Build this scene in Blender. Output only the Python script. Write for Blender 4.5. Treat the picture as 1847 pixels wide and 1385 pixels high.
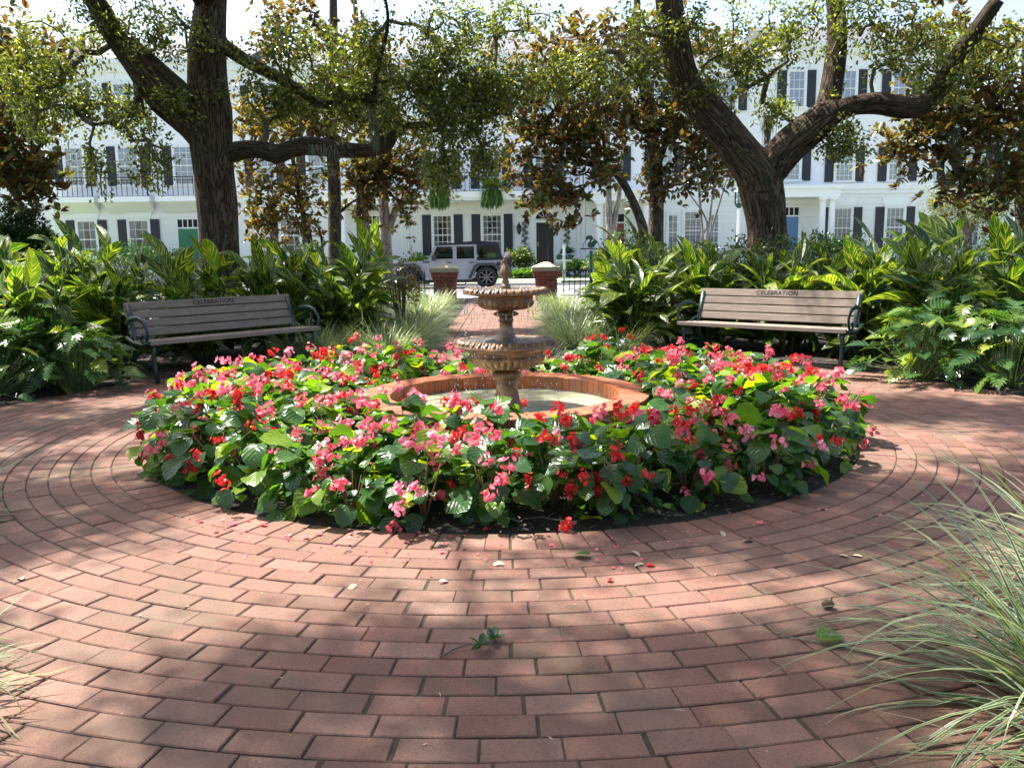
import bpy, math, random
import numpy as np
from mathutils import Vector, Matrix, Euler
R = math.radians; PI = math.pi
random.seed(11); rng = np.random.default_rng(11)
sc = bpy.context.scene; C = sc.collection
for o in list(bpy.data.objects): bpy.data.objects.remove(o)

# ------------------------------------------------------------------ camera, sky, sun, exposure
F_PX, ROLL, EYE = 1560.0, 0.0124, 1.197
PITCH = math.atan(239.5 / F_PX)
cam = bpy.data.objects.new('camera', bpy.data.cameras.new('camera')); C.objects.link(cam)
cam.data.sensor_width = 36; cam.data.lens = F_PX / 1847 * 36; cam.data.clip_end = 4000; cam.data.clip_start = 0.05
cam.matrix_world = Matrix.Translation((0, 0, EYE)) @ Matrix.Rotation(PI/2 - PITCH, 4, 'X') @ Matrix.Rotation(-ROLL, 4, 'Z')
sc.camera = cam
def at(px, py, Y):
    """point of the place at distance Y along the view, seen at photo coordinate (px, py)"""
    u, v = px - 923.5, py - 692.5; u2 = u - ROLL*v; v2 = v + ROLL*u
    c, s = math.cos(PITCH), math.sin(PITCH)
    d = (u2, F_PX*c - v2*s, -(F_PX*s + v2*c)); t = Y / d[1]
    return Vector((d[0]*t, Y, EYE + d[2]*t))
SUN = Vector((-0.40, 0.27, 0.875)).normalized()
w = bpy.data.worlds.new('World'); sc.world = w; w.use_nodes = True
nt = w.node_tree; nt.nodes.clear()
sky = nt.nodes.new('ShaderNodeTexSky'); sky.sky_type = 'NISHITA'; sky.sun_disc = False
sky.sun_elevation = math.asin(SUN.z); sky.sun_rotation = math.atan2(SUN.x, SUN.y)
sky.air_density = 1.0; sky.dust_density = 3.0; sky.ozone_density = 1.0
bg = nt.nodes.new('ShaderNodeBackground'); bg.inputs[1].default_value = 0.12
wo = nt.nodes.new('ShaderNodeOutputWorld')
nt.links.new(sky.outputs[0], bg.inputs[0]); nt.links.new(bg.outputs[0], wo.inputs[0])
sl = bpy.data.lights.new('sun', 'SUN'); sl.energy = 5.0; sl.angle = R(0.53); sl.color = (1, .955, .88)
so = bpy.data.objects.new('sun', sl); C.objects.link(so); so.rotation_euler = SUN.to_track_quat('Z', 'Y').to_euler(); so.location = (0, 0, 30)
sc.view_settings.view_transform = 'Standard'; sc.view_settings.look = 'None'
sc.view_settings.exposure = 1.62; sc.view_settings.gamma = 1; sc.view_settings.use_curve_mapping = False
sc.render.engine = 'CYCLES'
sc.cycles.max_bounces = 8; sc.cycles.diffuse_bounces = 4; sc.cycles.transparent_max_bounces = 8
sc.cycles.caustics_reflective = False; sc.cycles.caustics_refractive = False

# ------------------------------------------------------------------ materials
MATS = {}
class NT:
    def __init__(s, name):
        s.m = bpy.data.materials.new(name); s.m.use_nodes = True; s.t = s.m.node_tree; s.t.nodes.clear()
        s.out = s.n('OutputMaterial')
    def n(s, typ, **kw):
        nd = s.t.nodes.new('ShaderNode' + typ)
        for k, v in kw.items(): setattr(nd, k, v)
        return nd
    def l(s, a, b): s.t.links.new(a, b); return b
    def math(s, op, a, b=None, clamp=False):
        nd = s.n('Math', operation=op, use_clamp=clamp)
        for i, v in enumerate((a, b)):
            if v is None: continue
            if isinstance(v, (int, float)): nd.inputs[i].default_value = v
            else: s.l(v, nd.inputs[i])
        return nd.outputs[0]
    def ramp(s, fac, stops, interp='LINEAR'):
        nd = s.n('ValToRGB'); e = nd.color_ramp.elements; nd.color_ramp.interpolation = interp
        while len(e) < len(stops): e.new(0.5)
        for i, (p, c) in enumerate(stops): e[i].position = p; e[i].color = (*c, 1) if len(c) == 3 else c
        s.l(fac, nd.inputs[0]); return nd.outputs[0]
    def mix(s, fac, a, b, mode='MIX'):
        nd = s.n('MixRGB', blend_type=mode)
        for i, v in enumerate((fac, a, b)):
            if isinstance(v, (int, float)): nd.inputs[i].default_value = v
            elif isinstance(v, tuple): nd.inputs[i].default_value = (*v, 1)
            else: s.l(v, nd.inputs[i])
        return nd.outputs[0]
    def noise(s, vec, scale, detail=3, rough=.55, dist=0):
        nd = s.n('TexNoise'); nd.inputs['Scale'].default_value = scale; nd.inputs['Detail'].default_value = detail
        nd.inputs['Roughness'].default_value = rough; nd.inputs['Distortion'].default_value = dist
        if vec is not None: s.l(vec, nd.inputs['Vector'])
        return nd.outputs['Fac']
    def coord(s, kind='Object'): return s.n('TexCoord').outputs[kind]
    def pos(s): return s.n('NewGeometry').outputs['Position']
    def map(s, vec, scale=(1, 1, 1), loc=(0, 0, 0)):
        nd = s.n('Mapping'); nd.inputs['Scale'].default_value = scale; nd.inputs['Location'].default_value = loc
        s.l(vec, nd.inputs['Vector']); return nd.outputs[0]
    def rnd(s):
        """random number per object plus the random number stored on each joined piece"""
        a = s.n('Attribute', attribute_name='rnd').outputs['Fac']; b = s.n('ObjectInfo').outputs['Random']
        return s.math('FRACT', s.math('ADD', a, b))
    def bump(s, h, strength=.5, dist=.01):
        nd = s.n('Bump'); nd.inputs['Strength'].default_value = strength; nd.inputs['Distance'].default_value = dist
        s.l(h, nd.inputs['Height']); return nd.outputs[0]
    def pbr(s, col, rough=.6, metal=0., normal=None, spec=.5, trans=0., coat=0., sheen=0.):
        b = s.n('BsdfPrincipled')
        for k, v in (('Base Color', col), ('Roughness', rough), ('Metallic', metal), ('Specular IOR Level', spec), ('Transmission Weight', trans), ('Coat Weight', coat)):
            if isinstance(v, tuple): b.inputs[k].default_value = (*v, 1)
            elif isinstance(v, (int, float)): b.inputs[k].default_value = v
            else: s.l(v, b.inputs[k])
        if normal is not None: s.l(normal, b.inputs['Normal'])
        return b
    def done(s, sh):
        s.l(sh.outputs[0] if hasattr(sh, 'outputs') else sh, s.out.inputs[0]); return s.m

def plain(name, col, rough=.6, metal=0., var=.12, scale=6., bump=.0, spec=.5, coat=0.):
    t = NT(name); p = t.pos(); f = t.noise(p, scale, 5)
    c = t.mix(f, tuple(x*(1-var) for x in col), tuple(min(1, x*(1+var)) for x in col))
    nrm = t.bump(t.noise(p, scale*8, 4), .6, bump) if bump else None
    MATS[name] = t.done(t.pbr(c, rough, metal, nrm, spec, coat=coat)); return MATS[name]

def leafmat(name, stops, rough=.4, trans=.35, tcol=(1.6, 1.9, .5), pattern=None, back=None, spec=.5, tw=None):
    """leaf with gloss on top and light coming through; colour differs from leaf to leaf"""
    t = NT(name); r = t.rnd(); col = t.ramp(r, stops)
    nrm = None
    uv = t.coord('UV')
    if pattern:
        col, h = pattern(t, col, uv)
        if h is not None: nrm = t.bump(h, .5, .004)
    p = t.pbr(col, rough, 0, nrm, spec)
    if back is not None:
        bf = t.n('NewGeometry').outputs['Backfacing']
        bcol = t.ramp(t.math('FRACT', t.math('MULTIPLY', r, 7.3)), back)
        c2 = t.mix(bf, col, bcol); t.l(c2, p.inputs['Base Color'])
        rr = t.math('ADD', t.math('MULTIPLY', bf, .35), rough, True); t.l(rr, p.inputs['Roughness'])
        col = c2
    tc = t.mix(1.0, col, tcol, 'MULTIPLY')
    tr = t.n('BsdfTranslucent'); t.l(tc, tr.inputs[0])
    if nrm is not None: t.l(nrm, tr.inputs['Normal'])
    mx = t.n('MixShader'); mx.inputs[0].default_value = trans
    t.l(p.outputs[0], mx.inputs[1]); t.l(tr.outputs[0], mx.inputs[2])
    MATS[name] = t.done(mx); return MATS[name]

# bricks of the paving
def brickmat(name, stops, speck=.5, edge=True):
    t = NT(name); r = t.rnd(); base = t.ramp(r, stops); p = t.pos()
    n1 = t.noise(p, 5, 4); n2 = t.noise(p, 150, 3, .75); n3 = t.noise(p, 42, 5, .7); n4 = t.noise(p, 1.3, 3)
    c = t.mix(t.ramp(t.noise(p, 7, 5, .65), [(.38, (0, 0, 0)), (.7, (.6, .6, .6))]), base, (.11, .075, .055))
    sp = t.ramp(n2, [(.54, (0, 0, 0)), (.66, (1, 1, 1))])
    c = t.mix(t.math('MULTIPLY', sp, speck), c, (.05, .035, .03))
    lt = t.ramp(t.noise(t.map(p, loc=(3, 7, 1)), 170, 2, .7), [(.64, (0, 0, 0)), (.72, (1, 1, 1))])
    c = t.mix(t.math('MULTIPLY', lt, .35), c, (.55, .42, .36))
    c = t.mix(t.ramp(n4, [(.42, (0, 0, 0)), (.72, (.6, .6, .6))]), c, (.13, .095, .065))
    c = t.mix(t.ramp(t.noise(t.map(p, loc=(9, 2, 4)), 2.6, 5, .7), [(.56, (0, 0, 0)), (.70, (.55, .55, .55))]), c, (.10, .095, .05))
    h = t.math('ADD', t.math('MULTIPLY', n3, .8), t.math('MULTIPLY', n2, .5))
    MATS[name] = t.done(t.pbr(c, .78, 0, t.bump(h, 1., .006), .35)); return MATS[name]
brickmat('paver', [(0, (.155, .068, .046)), (.2, (.25, .112, .080)), (.45, (.19, .082, .057)), (.65, (.27, .130, .096)), (.85, (.22, .108, .080)), (1, (.31, .155, .115))], .75)
brickmat('coping', [(0, (.46, .115, .038)), (.5, (.52, .15, .05)), (1, (.36, .085, .032))], .25)
brickmat('pillar_brick', [(0, (.30, .07, .045)), (.5, (.36, .09, .055)), (1, (.23, .055, .04))], .25)
plain('mortar', (.30, .26, .21), .9, bump=.002, scale=30)
plain('joint_sand', (.06, .047, .03), .95, var=.75, scale=40, bump=.003)
plain('soil', (.018, .012, .009), .95, var=.6, scale=25, bump=.01)
plain('mulch', (.10, .065, .045), .9, var=.5, scale=9)
plain('asphalt', (.20, .20, .21), .9, var=.12, scale=2, bump=.002)
plain('concrete', (.52, .50, .46), .85, var=.1, scale=4, bump=.002)
plain('lawn', (.07, .13, .03), .9, var=.5, scale=12, bump=.02)
plain('cap_stone', (.33, .30, .20), .85, var=.3, scale=14, bump=.003)
plain('iron', (.012, .014, .014), .4, var=.2)
plain('green_iron', (.006, .030, .028), .4, var=.3, scale=18, coat=.3)
plain('sign_green', (.005, .05, .035), .4)
plain('white_paint', (.86, .86, .84), .55, var=.03, scale=3)
plain('stucco', (.86, .86, .85), .8, var=.03, scale=2, bump=.001)
plain('siding', (.84, .82, .79), .6, var=.03, scale=1.5)
plain('trim', (.82, .81, .79), .5, var=.02)
plain('shutter', (.018, .020, .028), .45, var=.2)
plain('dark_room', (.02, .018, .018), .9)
plain('curtain', (.62, .60, .56), .8, var=.1, scale=3)
plain('blind', (.78, .78, .77), .6, var=.03)
plain('door_black', (.010, .010, .012), .3, coat=.3); plain('door_green', (.03, .19, .09), .4)
plain('door_red', (.25, .02, .015), .4); plain('door_blue', (.10, .22, .36), .4); plain('door_teal', (.03, .10, .14), .4)
plain('brass', (.6, .45, .2), .3, 1.)
plain('roof_slate', (.10, .10, .11), .8)
plain('silver_paint', (.34, .36, .41), .32, .35, var=.02, coat=.8)
plain('flare_plastic', (.035, .04, .045), .55); plain('rubber', (.02, .02, .022), .75, bump=.002, scale=20)
plain('soft_top', (.018, .018, .022), .85, bump=.001, scale=30); plain('alloy', (.16, .16, .17), .3, .8)
plain('chrome', (.6, .6, .62), .15, 1.); plain('tail_red', (.45, .01, .01), .2)
plain('urn', (.02, .02, .02), .5)
plain('moss', (.22, .22, .16), .95, var=.25, scale=20)
plain('stem_green', (.10, .16, .045), .5, var=.3, scale=30); plain('stem_red', (.20, .11, .06), .5, var=.4, scale=20)
plain('twig', (.12, .095, .075), .85, var=.4, scale=10)
plain('dry_leaf', (.45, .36, .24), .8, var=.3, scale=40)
plain('cone', (.07, .04, .025), .8, var=.4, scale=60)
def glassm(name, tint, mixf=.25, rough=.02):
    t = NT(name); fr = t.n('Fresnel'); fr.inputs[0].default_value = 1.5
    tr = t.n('BsdfTransparent'); tr.inputs[0].default_value = (*tint, 1)
    gl = t.n('BsdfGlossy'); gl.inputs['Roughness'].default_value = rough
    f = t.math('ADD', fr.outputs[0], mixf, True); mx = t.n('MixShader')
    t.l(f, mx.inputs[0]); t.l(tr.outputs[0], mx.inputs[1]); t.l(gl.outputs[0], mx.inputs[2]); MATS[name] = t.done(mx)
glassm('window_glass', (.85, .9, .95), .12); glassm('car_glass', (.18, .22, .22), .06); glassm('lamp_glass', (.9, .93, .9), .12)
def m_bark(name, dark, light, ku, kv, moss=0.):
    t = NT(name); uv = t.coord('UV'); v = t.map(uv, (ku, kv, 1))
    n1 = t.noise(v, 1, 5, .65, .6); rg = t.math('ABSOLUTE', t.math('SUBTRACT', t.noise(t.map(uv, (ku*.8, kv*.55, 1)), 1, 3, .5, .9), .5))
    e = t.ramp(rg, [(0, (0, 0, 0)), (.10, (1, 1, 1))])
    h = t.math('ADD', t.math('MULTIPLY', e, .55), t.math('MULTIPLY', n1, .9))
    c = t.mix(t.ramp(h, [(.35, (0, 0, 0)), (1.1, (1, 1, 1))]), dark, light)
    if moss:
        ms = t.ramp(t.noise(t.pos(), 2.2, 4), [(.5, (0, 0, 0)), (.68, (1, 1, 1))])
        c = t.mix(t.math('MULTIPLY', ms, moss), c, (.055, .075, .02))
    li = t.ramp(t.noise(t.map(t.pos(), loc=(5, 1, 2)), 7, 5, .7), [(.60, (0, 0, 0)), (.68, (.55, .55, .55))]); c = t.mix(li, c, (.23, .235, .18))
    MATS[name] = t.done(t.pbr(c, .9, 0, t.bump(h, 1.0, .06), .2))
m_bark('oak_bark', (.010, .007, .006), (.15, .098, .072), 36, 4.5, .5)
m_bark('magnolia_bark', (.05, .042, .035), (.15, .125, .10), 8, 4, .35)
m_bark('pale_bark', (.17, .15, .12), (.33, .30, .26), 4, 3, .2)
def m_wood():
    t = NT('bench_wood'); p = t.coord('Object'); v = t.map(p, (3, 40, 40))
    n1 = t.noise(v, 1.5, 5, .7, .4); n2 = t.noise(p, 4, 3)
    c = t.ramp(n1, [(.25, (.12, .085, .065)), (.6, (.26, .20, .165)), (.85, (.36, .30, .26))])
    c = t.mix(t.math('MULTIPLY', n2, .4), c, (.17, .15, .11))
    r = t.rnd(); c = t.mix(t.math('MULTIPLY', r, .25), c, (.30, .24, .2))
    MATS['bench_wood'] = t.done(t.pbr(c, .7, 0, t.bump(n1, .5, .002), .3))
m_wood(); plain('engraving', (.03, .022, .018), .9)
def m_fountain():
    t = NT('fountain_stone'); p = t.pos(); a = t.noise(p, 9, 5, .6); b = t.noise(t.map(p, (22, 22, 3)), 1, 4, .6)
    c = t.ramp(a, [(.3, (.06, .028, .013)), (.5, (.17, .082, .032)), (.68, (.36, .21, .095))])
    c = t.mix(t.ramp(b, [(.48, (0, 0, 0)), (.72, (.7, .7, .7))]), c, (.07, .035, .018))
    h = t.math('ADD', t.noise(p, 90, 3), a)
    MATS['fountain_stone'] = t.done(t.pbr(c, .38, 0, t.bump(h, .4, .003), .6))
m_fountain()
def m_water(name, col, rough, bs, bd):
    t = NT(name); p = t.pos(); n = t.noise(p, bs, 3, .6, .8); n2 = t.noise(p, bs*.25, 2)
    c = t.mix(t.noise(p, 3, 3), col, tuple(x*.7 for x in col))
    MATS[name] = t.done(t.pbr(c, rough, 0, t.bump(t.math('ADD', n, n2), .6, bd), .8))
m_water('pool_water', (.48, .50, .34), .06, 14, .004); m_water('bowl_water', (.16, .15, .14), .08, 70, .03)
def m_drop():
    t = NT('droplet'); MATS['droplet'] = t.done(t.pbr((.9, .92, .95), .05, 0, None, .8, trans=.5))
m_drop()
# foliage
def pat_begonia(t, col, uv):
    sx = t.n('SeparateXYZ'); t.l(uv, sx.inputs[0]); s = t.math('ABSOLUTE', t.math('SUBTRACT', sx.outputs[0], .5))
    v = t.math('SUBTRACT', sx.outputs[1], t.math('MULTIPLY', s, 1.0))
    wv = t.math('SINE', t.math('MULTIPLY', v, 30))
    rib = t.ramp(wv, [(.80, (0, 0, 0)), (1, (.35, .35, .35))]); mid = t.ramp(s, [(0, (.6, .6, .6)), (.03, (0, 0, 0))])
    f = t.math('ADD', rib, mid, True)
    return t.mix(f, col, t.mix(1., col, (1.5, 1.45, 1.6), 'MULTIPLY')), t.math('MULTIPLY', wv, .45)
leafmat('begonia_leaf', [(0, (.020, .060, .020)), (.45, (.038, .100, .028)), (.78, (.07, .15, .03)), (.92, (.13, .22, .02)), (1, (.28, .36, .03))], .24, .38, (3.2, 3.0, .35), pat_begonia)
def pat_ginger(t, col, uv):
    sx = t.n('SeparateXYZ'); t.l(uv, sx.inputs[0]); s = t.math('ABSOLUTE', t.math('SUBTRACT', sx.outputs[0], .5))
    v = t.math('SUBTRACT', t.math('MULTIPLY', sx.outputs[1], 1.0), t.math('MULTIPLY', s, .55))
    oi = t.n('ObjectInfo').outputs['Random']
    cv = t.n('CombineXYZ'); t.l(t.math('MULTIPLY', v, 17), cv.inputs[0]); t.l(t.math('MULTIPLY', s, 1.1), cv.inputs[1]); t.l(t.math('MULTIPLY', oi, 90), cv.inputs[2])
    n = t.noise(cv.outputs[0], 1.0, 2, .5)
    st = t.ramp(n, [(.54, (0, 0, 0)), (.58, (1, 1, 1))]); mid = t.ramp(s, [(0, (1, 1, 1)), (.022, (0, 0, 0))])
    edge = t.ramp(s, [(.475, (0, 0, 0)), (.49, (.7, .7, .7))])
    f = t.math('ADD', t.math('ADD', t.math('MULTIPLY', st, .85), mid, True), edge, True)
    return t.mix(f, col, (.34, .38, .08)), t.math('SINE', t.math('MULTIPLY', v, 110))
leafmat('ginger_leaf', [(0, (.018, .050, .017)), (.5, (.030, .078, .022)), (.85, (.045, .11, .024)), (1, (.10, .18, .03))], .24, .38, (1.9, 1.9, .45), pat_ginger)
leafmat('philodendron_leaf', [(0, (.030, .075, .028)), (.55, (.055, .125, .035)), (.85, (.12, .20, .04)), (1, (.28, .34, .04))], .22, .30, (1.9, 1.9, .5))
def pat_grass(t, col, uv):
    sx = t.n('SeparateXYZ'); t.l(uv, sx.inputs[0]); s = t.math('ABSOLUTE', t.math('SUBTRACT', sx.outputs[0], .5))
    return t.mix(t.ramp(s, [(.30, (0, 0, 0)), (.36, (1, 1, 1))]), col, (.50, .53, .36)), None
leafmat('grass_blade', [(0, (.045, .09, .03)), (.5, (.08, .14, .04)), (.86, (.13, .20, .05)), (.93, (.2, .28, .04)), (.95, (.36, .27, .13)), (1, (.30, .20, .10))], .4, .3, (1.5, 1.6, .7), pat_grass)
leafmat('oak_leaf', [(0, (.05, .065, .02)), (.45, (.085, .11, .032)), (.8, (.16, .18, .05)), (1, (.30, .31, .08))], .32, .42, (2.3, 2.3, .6))
leafmat('magnolia_leaf', [(0, (.03, .05, .02)), (.4, (.07, .095, .03)), (.75, (.15, .17, .045)), (1, (.28, .27, .06))], .22, .30, (1.9, 1.7, .5),
        back=[(0, (.075, .04, .02)), (.35, (.15, .08, .035)), (.6, (.23, .145, .06)), (.8, (.19, .18, .06)), (1, (.12, .15, .05))])
leafmat('magnolia_leaf_yellow', [(0, (.05, .07, .02)), (.4, (.12, .14, .03)), (.8, (.24, .23, .04)), (1, (.36, .31, .05))], .3, .36, (1.7, 1.5, .5),
        back=[(0, (.13, .07, .025)), (.5, (.25, .17, .05)), (1, (.30, .29, .07))])
leafmat('shrub_leaf', [(0, (.03, .055, .015)), (.5, (.055, .095, .02)), (.85, (.11, .16, .03)), (1, (.26, .30, .06))], .35, .3, (2., 2., .5))
leafmat('shrub_leaf_dark', [(0, (.012, .045, .012)), (.6, (.025, .075, .015)), (1, (.06, .14, .025))], .4, .25, (2., 2., .5))
leafmat('shrub_leaf_bronze', [(0, (.06, .07, .02)), (.5, (.13, .12, .03)), (1, (.28, .15, .04))], .45, .3, (2., 1.7, .5))
leafmat('fern_green', [(0, (.05, .13, .02)), (1, (.15, .26, .04))], .5, .45, (1.5, 1.5, .5))
leafmat('agave_leaf', [(0, (.08, .16, .12)), (1, (.16, .26, .18))], .5, .1)
for nm, st in (('petal_red', [(0, (.55, .012, .02)), (1, (.80, .04, .05))]), ('petal_coral', [(0, (.80, .07, .14)), (1, (.90, .24, .32))]),
               ('petal_pink', [(0, (.85, .14, .28)), (1, (.93, .40, .50))])):
    leafmat(nm, st, .5, .4, (1.15, 1.1, 1.1))
plain('stamen', (.75, .45, .03), .6)

# ------------------------------------------------------------------ helpers
def fast(name, V, F, mats, uv=None, rnd=None, smooth=True, mi=None):
    V = np.asarray(V, np.float32); F = np.asarray(F, np.int32); k = F.shape[1]
    me = bpy.data.meshes.new(name); me.vertices.add(len(V)); me.vertices.foreach_set('co', V.ravel())
    me.loops.add(F.size); me.loops.foreach_set('vertex_index', F.ravel())
    me.polygons.add(len(F)); me.polygons.foreach_set('loop_start', np.arange(0, F.size, k, dtype=np.int32))
    me.polygons.foreach_set('loop_total', np.full(len(F), k, np.int32))
    me.polygons.foreach_set('use_smooth', np.full(len(F), smooth, bool))
    if mi is not None: me.polygons.foreach_set('material_index', np.asarray(mi, np.int32))
    for m in (mats if isinstance(mats, (list, tuple)) else [mats]): me.materials.append(MATS[m])
    if uv is not None:
        l = me.uv_layers.new(name='UVMap'); l.data.foreach_set('uv', np.asarray(uv, np.float32)[F.ravel()].ravel())
    if rnd is not None:
        a = me.attributes.new('rnd', 'FLOAT', 'POINT'); a.data.foreach_set('value', np.asarray(rnd, np.float32))
    me.update(calc_edges=True); me.validate(); return me

class MB:
    """collects simple shapes into one mesh"""
    def __init__(s): s.v = []; s.f = []; s.mi = []; s.uv = []; s.rn = []; s.m = 0; s.r = 0.
    def add(s, vs, fs, uvs=None):
        o = len(s.v); s.v += [tuple(p) for p in vs]; s.f += [tuple(i + o for i in f) for f in fs]; s.mi += [s.m]*len(fs)
        s.uv += list(uvs) if uvs is not None else [(p[0], p[1]) for p in vs]; s.rn += [s.r]*len(vs)
    def box(s, x0, x1, y0, y1, z0, z1, M=None, bev=0.):
        if bev > 0:
            b = bev
            vs = []
            for (z, i) in ((z0, 0), (z1 - b, 0), (z1, b)):
                vs += [(x0+i, y0+i, z), (x1-i, y0+i, z), (x1-i, y1-i, z), (x0+i, y1-i, z)]
            fs = [(3, 2, 1, 0), (8, 9, 10, 11)]
            for k in (0, 4):
                for j in range(4): fs.append((k+j, k+(j+1) % 4, k+4+(j+1) % 4, k+4+j))
        else:
            vs = [(x, y, z) for z in (z0, z1) for x, y in ((x0, y0), (x1, y0), (x1, y1), (x0, y1))]
            fs = [(3, 2, 1, 0), (4, 5, 6, 7)] + [(j, (j+1) % 4, 4+(j+1) % 4, 4+j) for j in range(4)]
        if M is not None: vs = [M @ Vector(p) for p in vs]
        s.add(vs, fs)
    def prism(s, poly, y0, y1, axis='y'):
        """polygon in (x,z) extruded along y"""
        n = len(poly); area = sum(poly[i][0]*poly[(i+1) % n][1] - poly[(i+1) % n][0]*poly[i][1] for i in range(n))
        if area < 0: poly = poly[::-1]
        if axis == 'y': vs = [(p[0], y0, p[1]) for p in poly] + [(p[0], y1, p[1]) for p in poly]
        elif axis == 'z': vs = [(p[0], p[1], y1) for p in poly] + [(p[0], p[1], y0) for p in poly]
        else: vs = [(y1, p[0], p[1]) for p in poly] + [(y0, p[0], p[1]) for p in poly]
        fs = [tuple(range(n)), tuple(range(2*n-1, n-1, -1))] + [((i+1) % n, i, n+i, n+(i+1) % n) for i in range(n)]
        s.add(vs, fs)
    def tube(s, path, rad, n=8, caps=True, flat=None, vscale=1., knob=0., wob=None):
        path = [Vector(p) for p in path]; m = len(path)
        if not hasattr(rad, '__len__'): rad = [rad]*m
        T = [(path[min(i+1, m-1)] - path[max(i-1, 0)]).normalized() for i in range(m)]
        ref = Vector((0, 1, 0)) if abs(T[0].y) < .9 else Vector((0, 0, 1))
        N = (ref - T[0]*ref.dot(T[0])).normalized(); vs = []; uvs = []; d = 0
        for i in range(m):
            N = (N - T[i]*N.dot(T[i])).normalized(); B = T[i].cross(N)
            if i: d += (path[i] - path[i-1]).length
            for j in range(n + 1):
                a = 2*PI*j/n; k = rad[i]
                if knob: k *= 1 + knob*(math.sin(3*a + d*2.2) * .5 + math.sin(5*a - d*3.1 + 1.3)*.35 + math.sin(2*a + d*5.)*.3)
                f = flat if flat else 1
                vs.append(path[i] + N*math.cos(a)*k + B*math.sin(a)*k*f); uvs.append((j/n, d*vscale))
        fs = [(i*(n+1)+j, i*(n+1)+j+1, (i+1)*(n+1)+j+1, (i+1)*(n+1)+j) for i in range(m-1) for j in range(n)]
        if caps:
            fs.append(tuple(reversed(range(n)))); fs.append(tuple((m-1)*(n+1)+j for j in range(n)))
        s.add(vs, fs, uvs)
    def lathe(s, prof, n=32, c=(0, 0, 0), fl=None, caps=True):
        """prof: (r,z) or (r,z,amp,count)"""
        vs = []; m = len(prof)
        for p in prof:
            for j in range(n):
                a = 2*PI*j/n; r = p[0]
                if len(p) > 2 and p[2]: r *= 1 + p[2]*(abs(math.cos(a*p[3]/2))**.6 - .6)
                vs.append((c[0] + r*math.cos(a), c[1] + r*math.sin(a), c[2] + p[1]))
        fs = [(i*n+j, i*n+(j+1) % n, (i+1)*n+(j+1) % n, (i+1)*n+j) for i in range(m-1) for j in range(n)]
        if caps: fs.append(tuple(reversed(range(n)))); fs.append(tuple((m-1)*n+j for j in range(n)))
        s.add(vs, fs)
    def ball(s, c, r, nu=8, nv=5):
        rx, ry, rz = r if hasattr(r, '__len__') else (r, r, r)
        prof = [(math.sin(PI*(i)/(nv)) , -math.cos(PI*i/nv)) for i in range(nv+1)]
        vs = [(c[0]+rx*max(p[0], .01)*math.cos(2*PI*j/nu), c[1]+ry*max(p[0], .01)*math.sin(2*PI*j/nu), c[2]+rz*p[1]) for p in prof for j in range(nu)]
        fs = [(i*nu+j, i*nu+(j+1) % nu, (i+1)*nu+(j+1) % nu, (i+1)*nu+j) for i in range(nv) for j in range(nu)]
        s.add(vs, fs)
    def mesh(s, name, mats, smooth=False):
        me = bpy.data.meshes.new(name); me.from_pydata(s.v, [], s.f)
        for m in (mats if isinstance(mats, (list, tuple)) else [mats]): me.materials.append(MATS[m])
        if any(s.mi): me.polygons.foreach_set('material_index', s.mi)
        me.polygons.foreach_set('use_smooth', [smooth]*len(s.f))
        l = me.uv_layers.new(name='UVMap'); li = np.zeros(len(me.loops), np.int32); me.loops.foreach_get('vertex_index', li)
        l.data.foreach_set('uv', np.asarray(s.uv, np.float32)[li].ravel())
        a = me.attributes.new('rnd', 'FLOAT', 'POINT'); a.data.foreach_set('value', s.rn)
        me.update(); return me

def tag(o, label=None, cat=None, group=None, kind=None):
    if label: o['label'] = label
    if cat: o['category'] = cat
    if group: o['group'] = group
    if kind: o['kind'] = kind
    return o
def obj(name, me, parent=None, loc=None, rot=None, scale=None, world=False, kind=None):
    o = bpy.data.objects.new(name, me); C.objects.link(o)
    if parent is not None:
        o.parent = parent
        if world: o.location = -Vector(parent.location)
    if loc is not None: o.location = loc
    if rot is not None: o.rotation_euler = rot
    if scale is not None: o.scale = scale if hasattr(scale, '__len__') else (scale,)*3
    if kind: o['kind'] = kind
    return o
def thing(name, loc, label, cat, group=None, rz=0.):
    o = bpy.data.objects.new(name, None); C.objects.link(o); o.location = loc; o.rotation_euler = (0, 0, rz); o.empty_display_size = .1
    return tag(o, label, cat, group)
def obj_mb(name, mb, mats, parent=None, smooth=False, **kw):
    return obj(name, mb.mesh(name, mats, smooth), parent, **kw)

def rotmats(D, roll=None, up=None):
    """matrices whose y axis is D, z axis near the up hint"""
    D = D / (np.linalg.norm(D, axis=1, keepdims=True) + 1e-9); n = len(D)
    U = np.tile([0, 0, 1.], (n, 1)) if up is None else up
    X = np.cross(D, U); X /= (np.linalg.norm(X, axis=1, keepdims=True) + 1e-6); Z = np.cross(X, D)
    if roll is not None:
        c, s = np.cos(roll)[:, None], np.sin(roll)[:, None]; X, Z = X*c + Z*s, Z*c - X*s
    return np.stack([X, D, Z], axis=2)
def cloud(name, tv, tf, tuv, P, D, S, mat, roll=None, rn=None):
    """many copies of one small leaf joined into one mesh"""
    tv = np.asarray(tv, float); tf = np.asarray(tf); n = len(P); k = len(tv)
    M = rotmats(D, roll); S = np.asarray(S, float)
    S = S[:, None, None] if S.ndim == 1 else S[:, None, :]
    V = P[:, None, :] + np.einsum('nij,nkj->nki', M, tv[None] * S)
    F = tf[None] + (np.arange(n)*k)[:, None, None]
    rn = rng.random(n) if rn is None else rn
    return fast(name, V.reshape(-1, 3), F.reshape(-1, tf.shape[1]), mat, np.tile(tuv, (n, 1)), np.repeat(rn, k))
def unit(n):
    v = rng.normal(size=(n, 3)); return v / np.linalg.norm(v, axis=1, keepdims=True)
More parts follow.
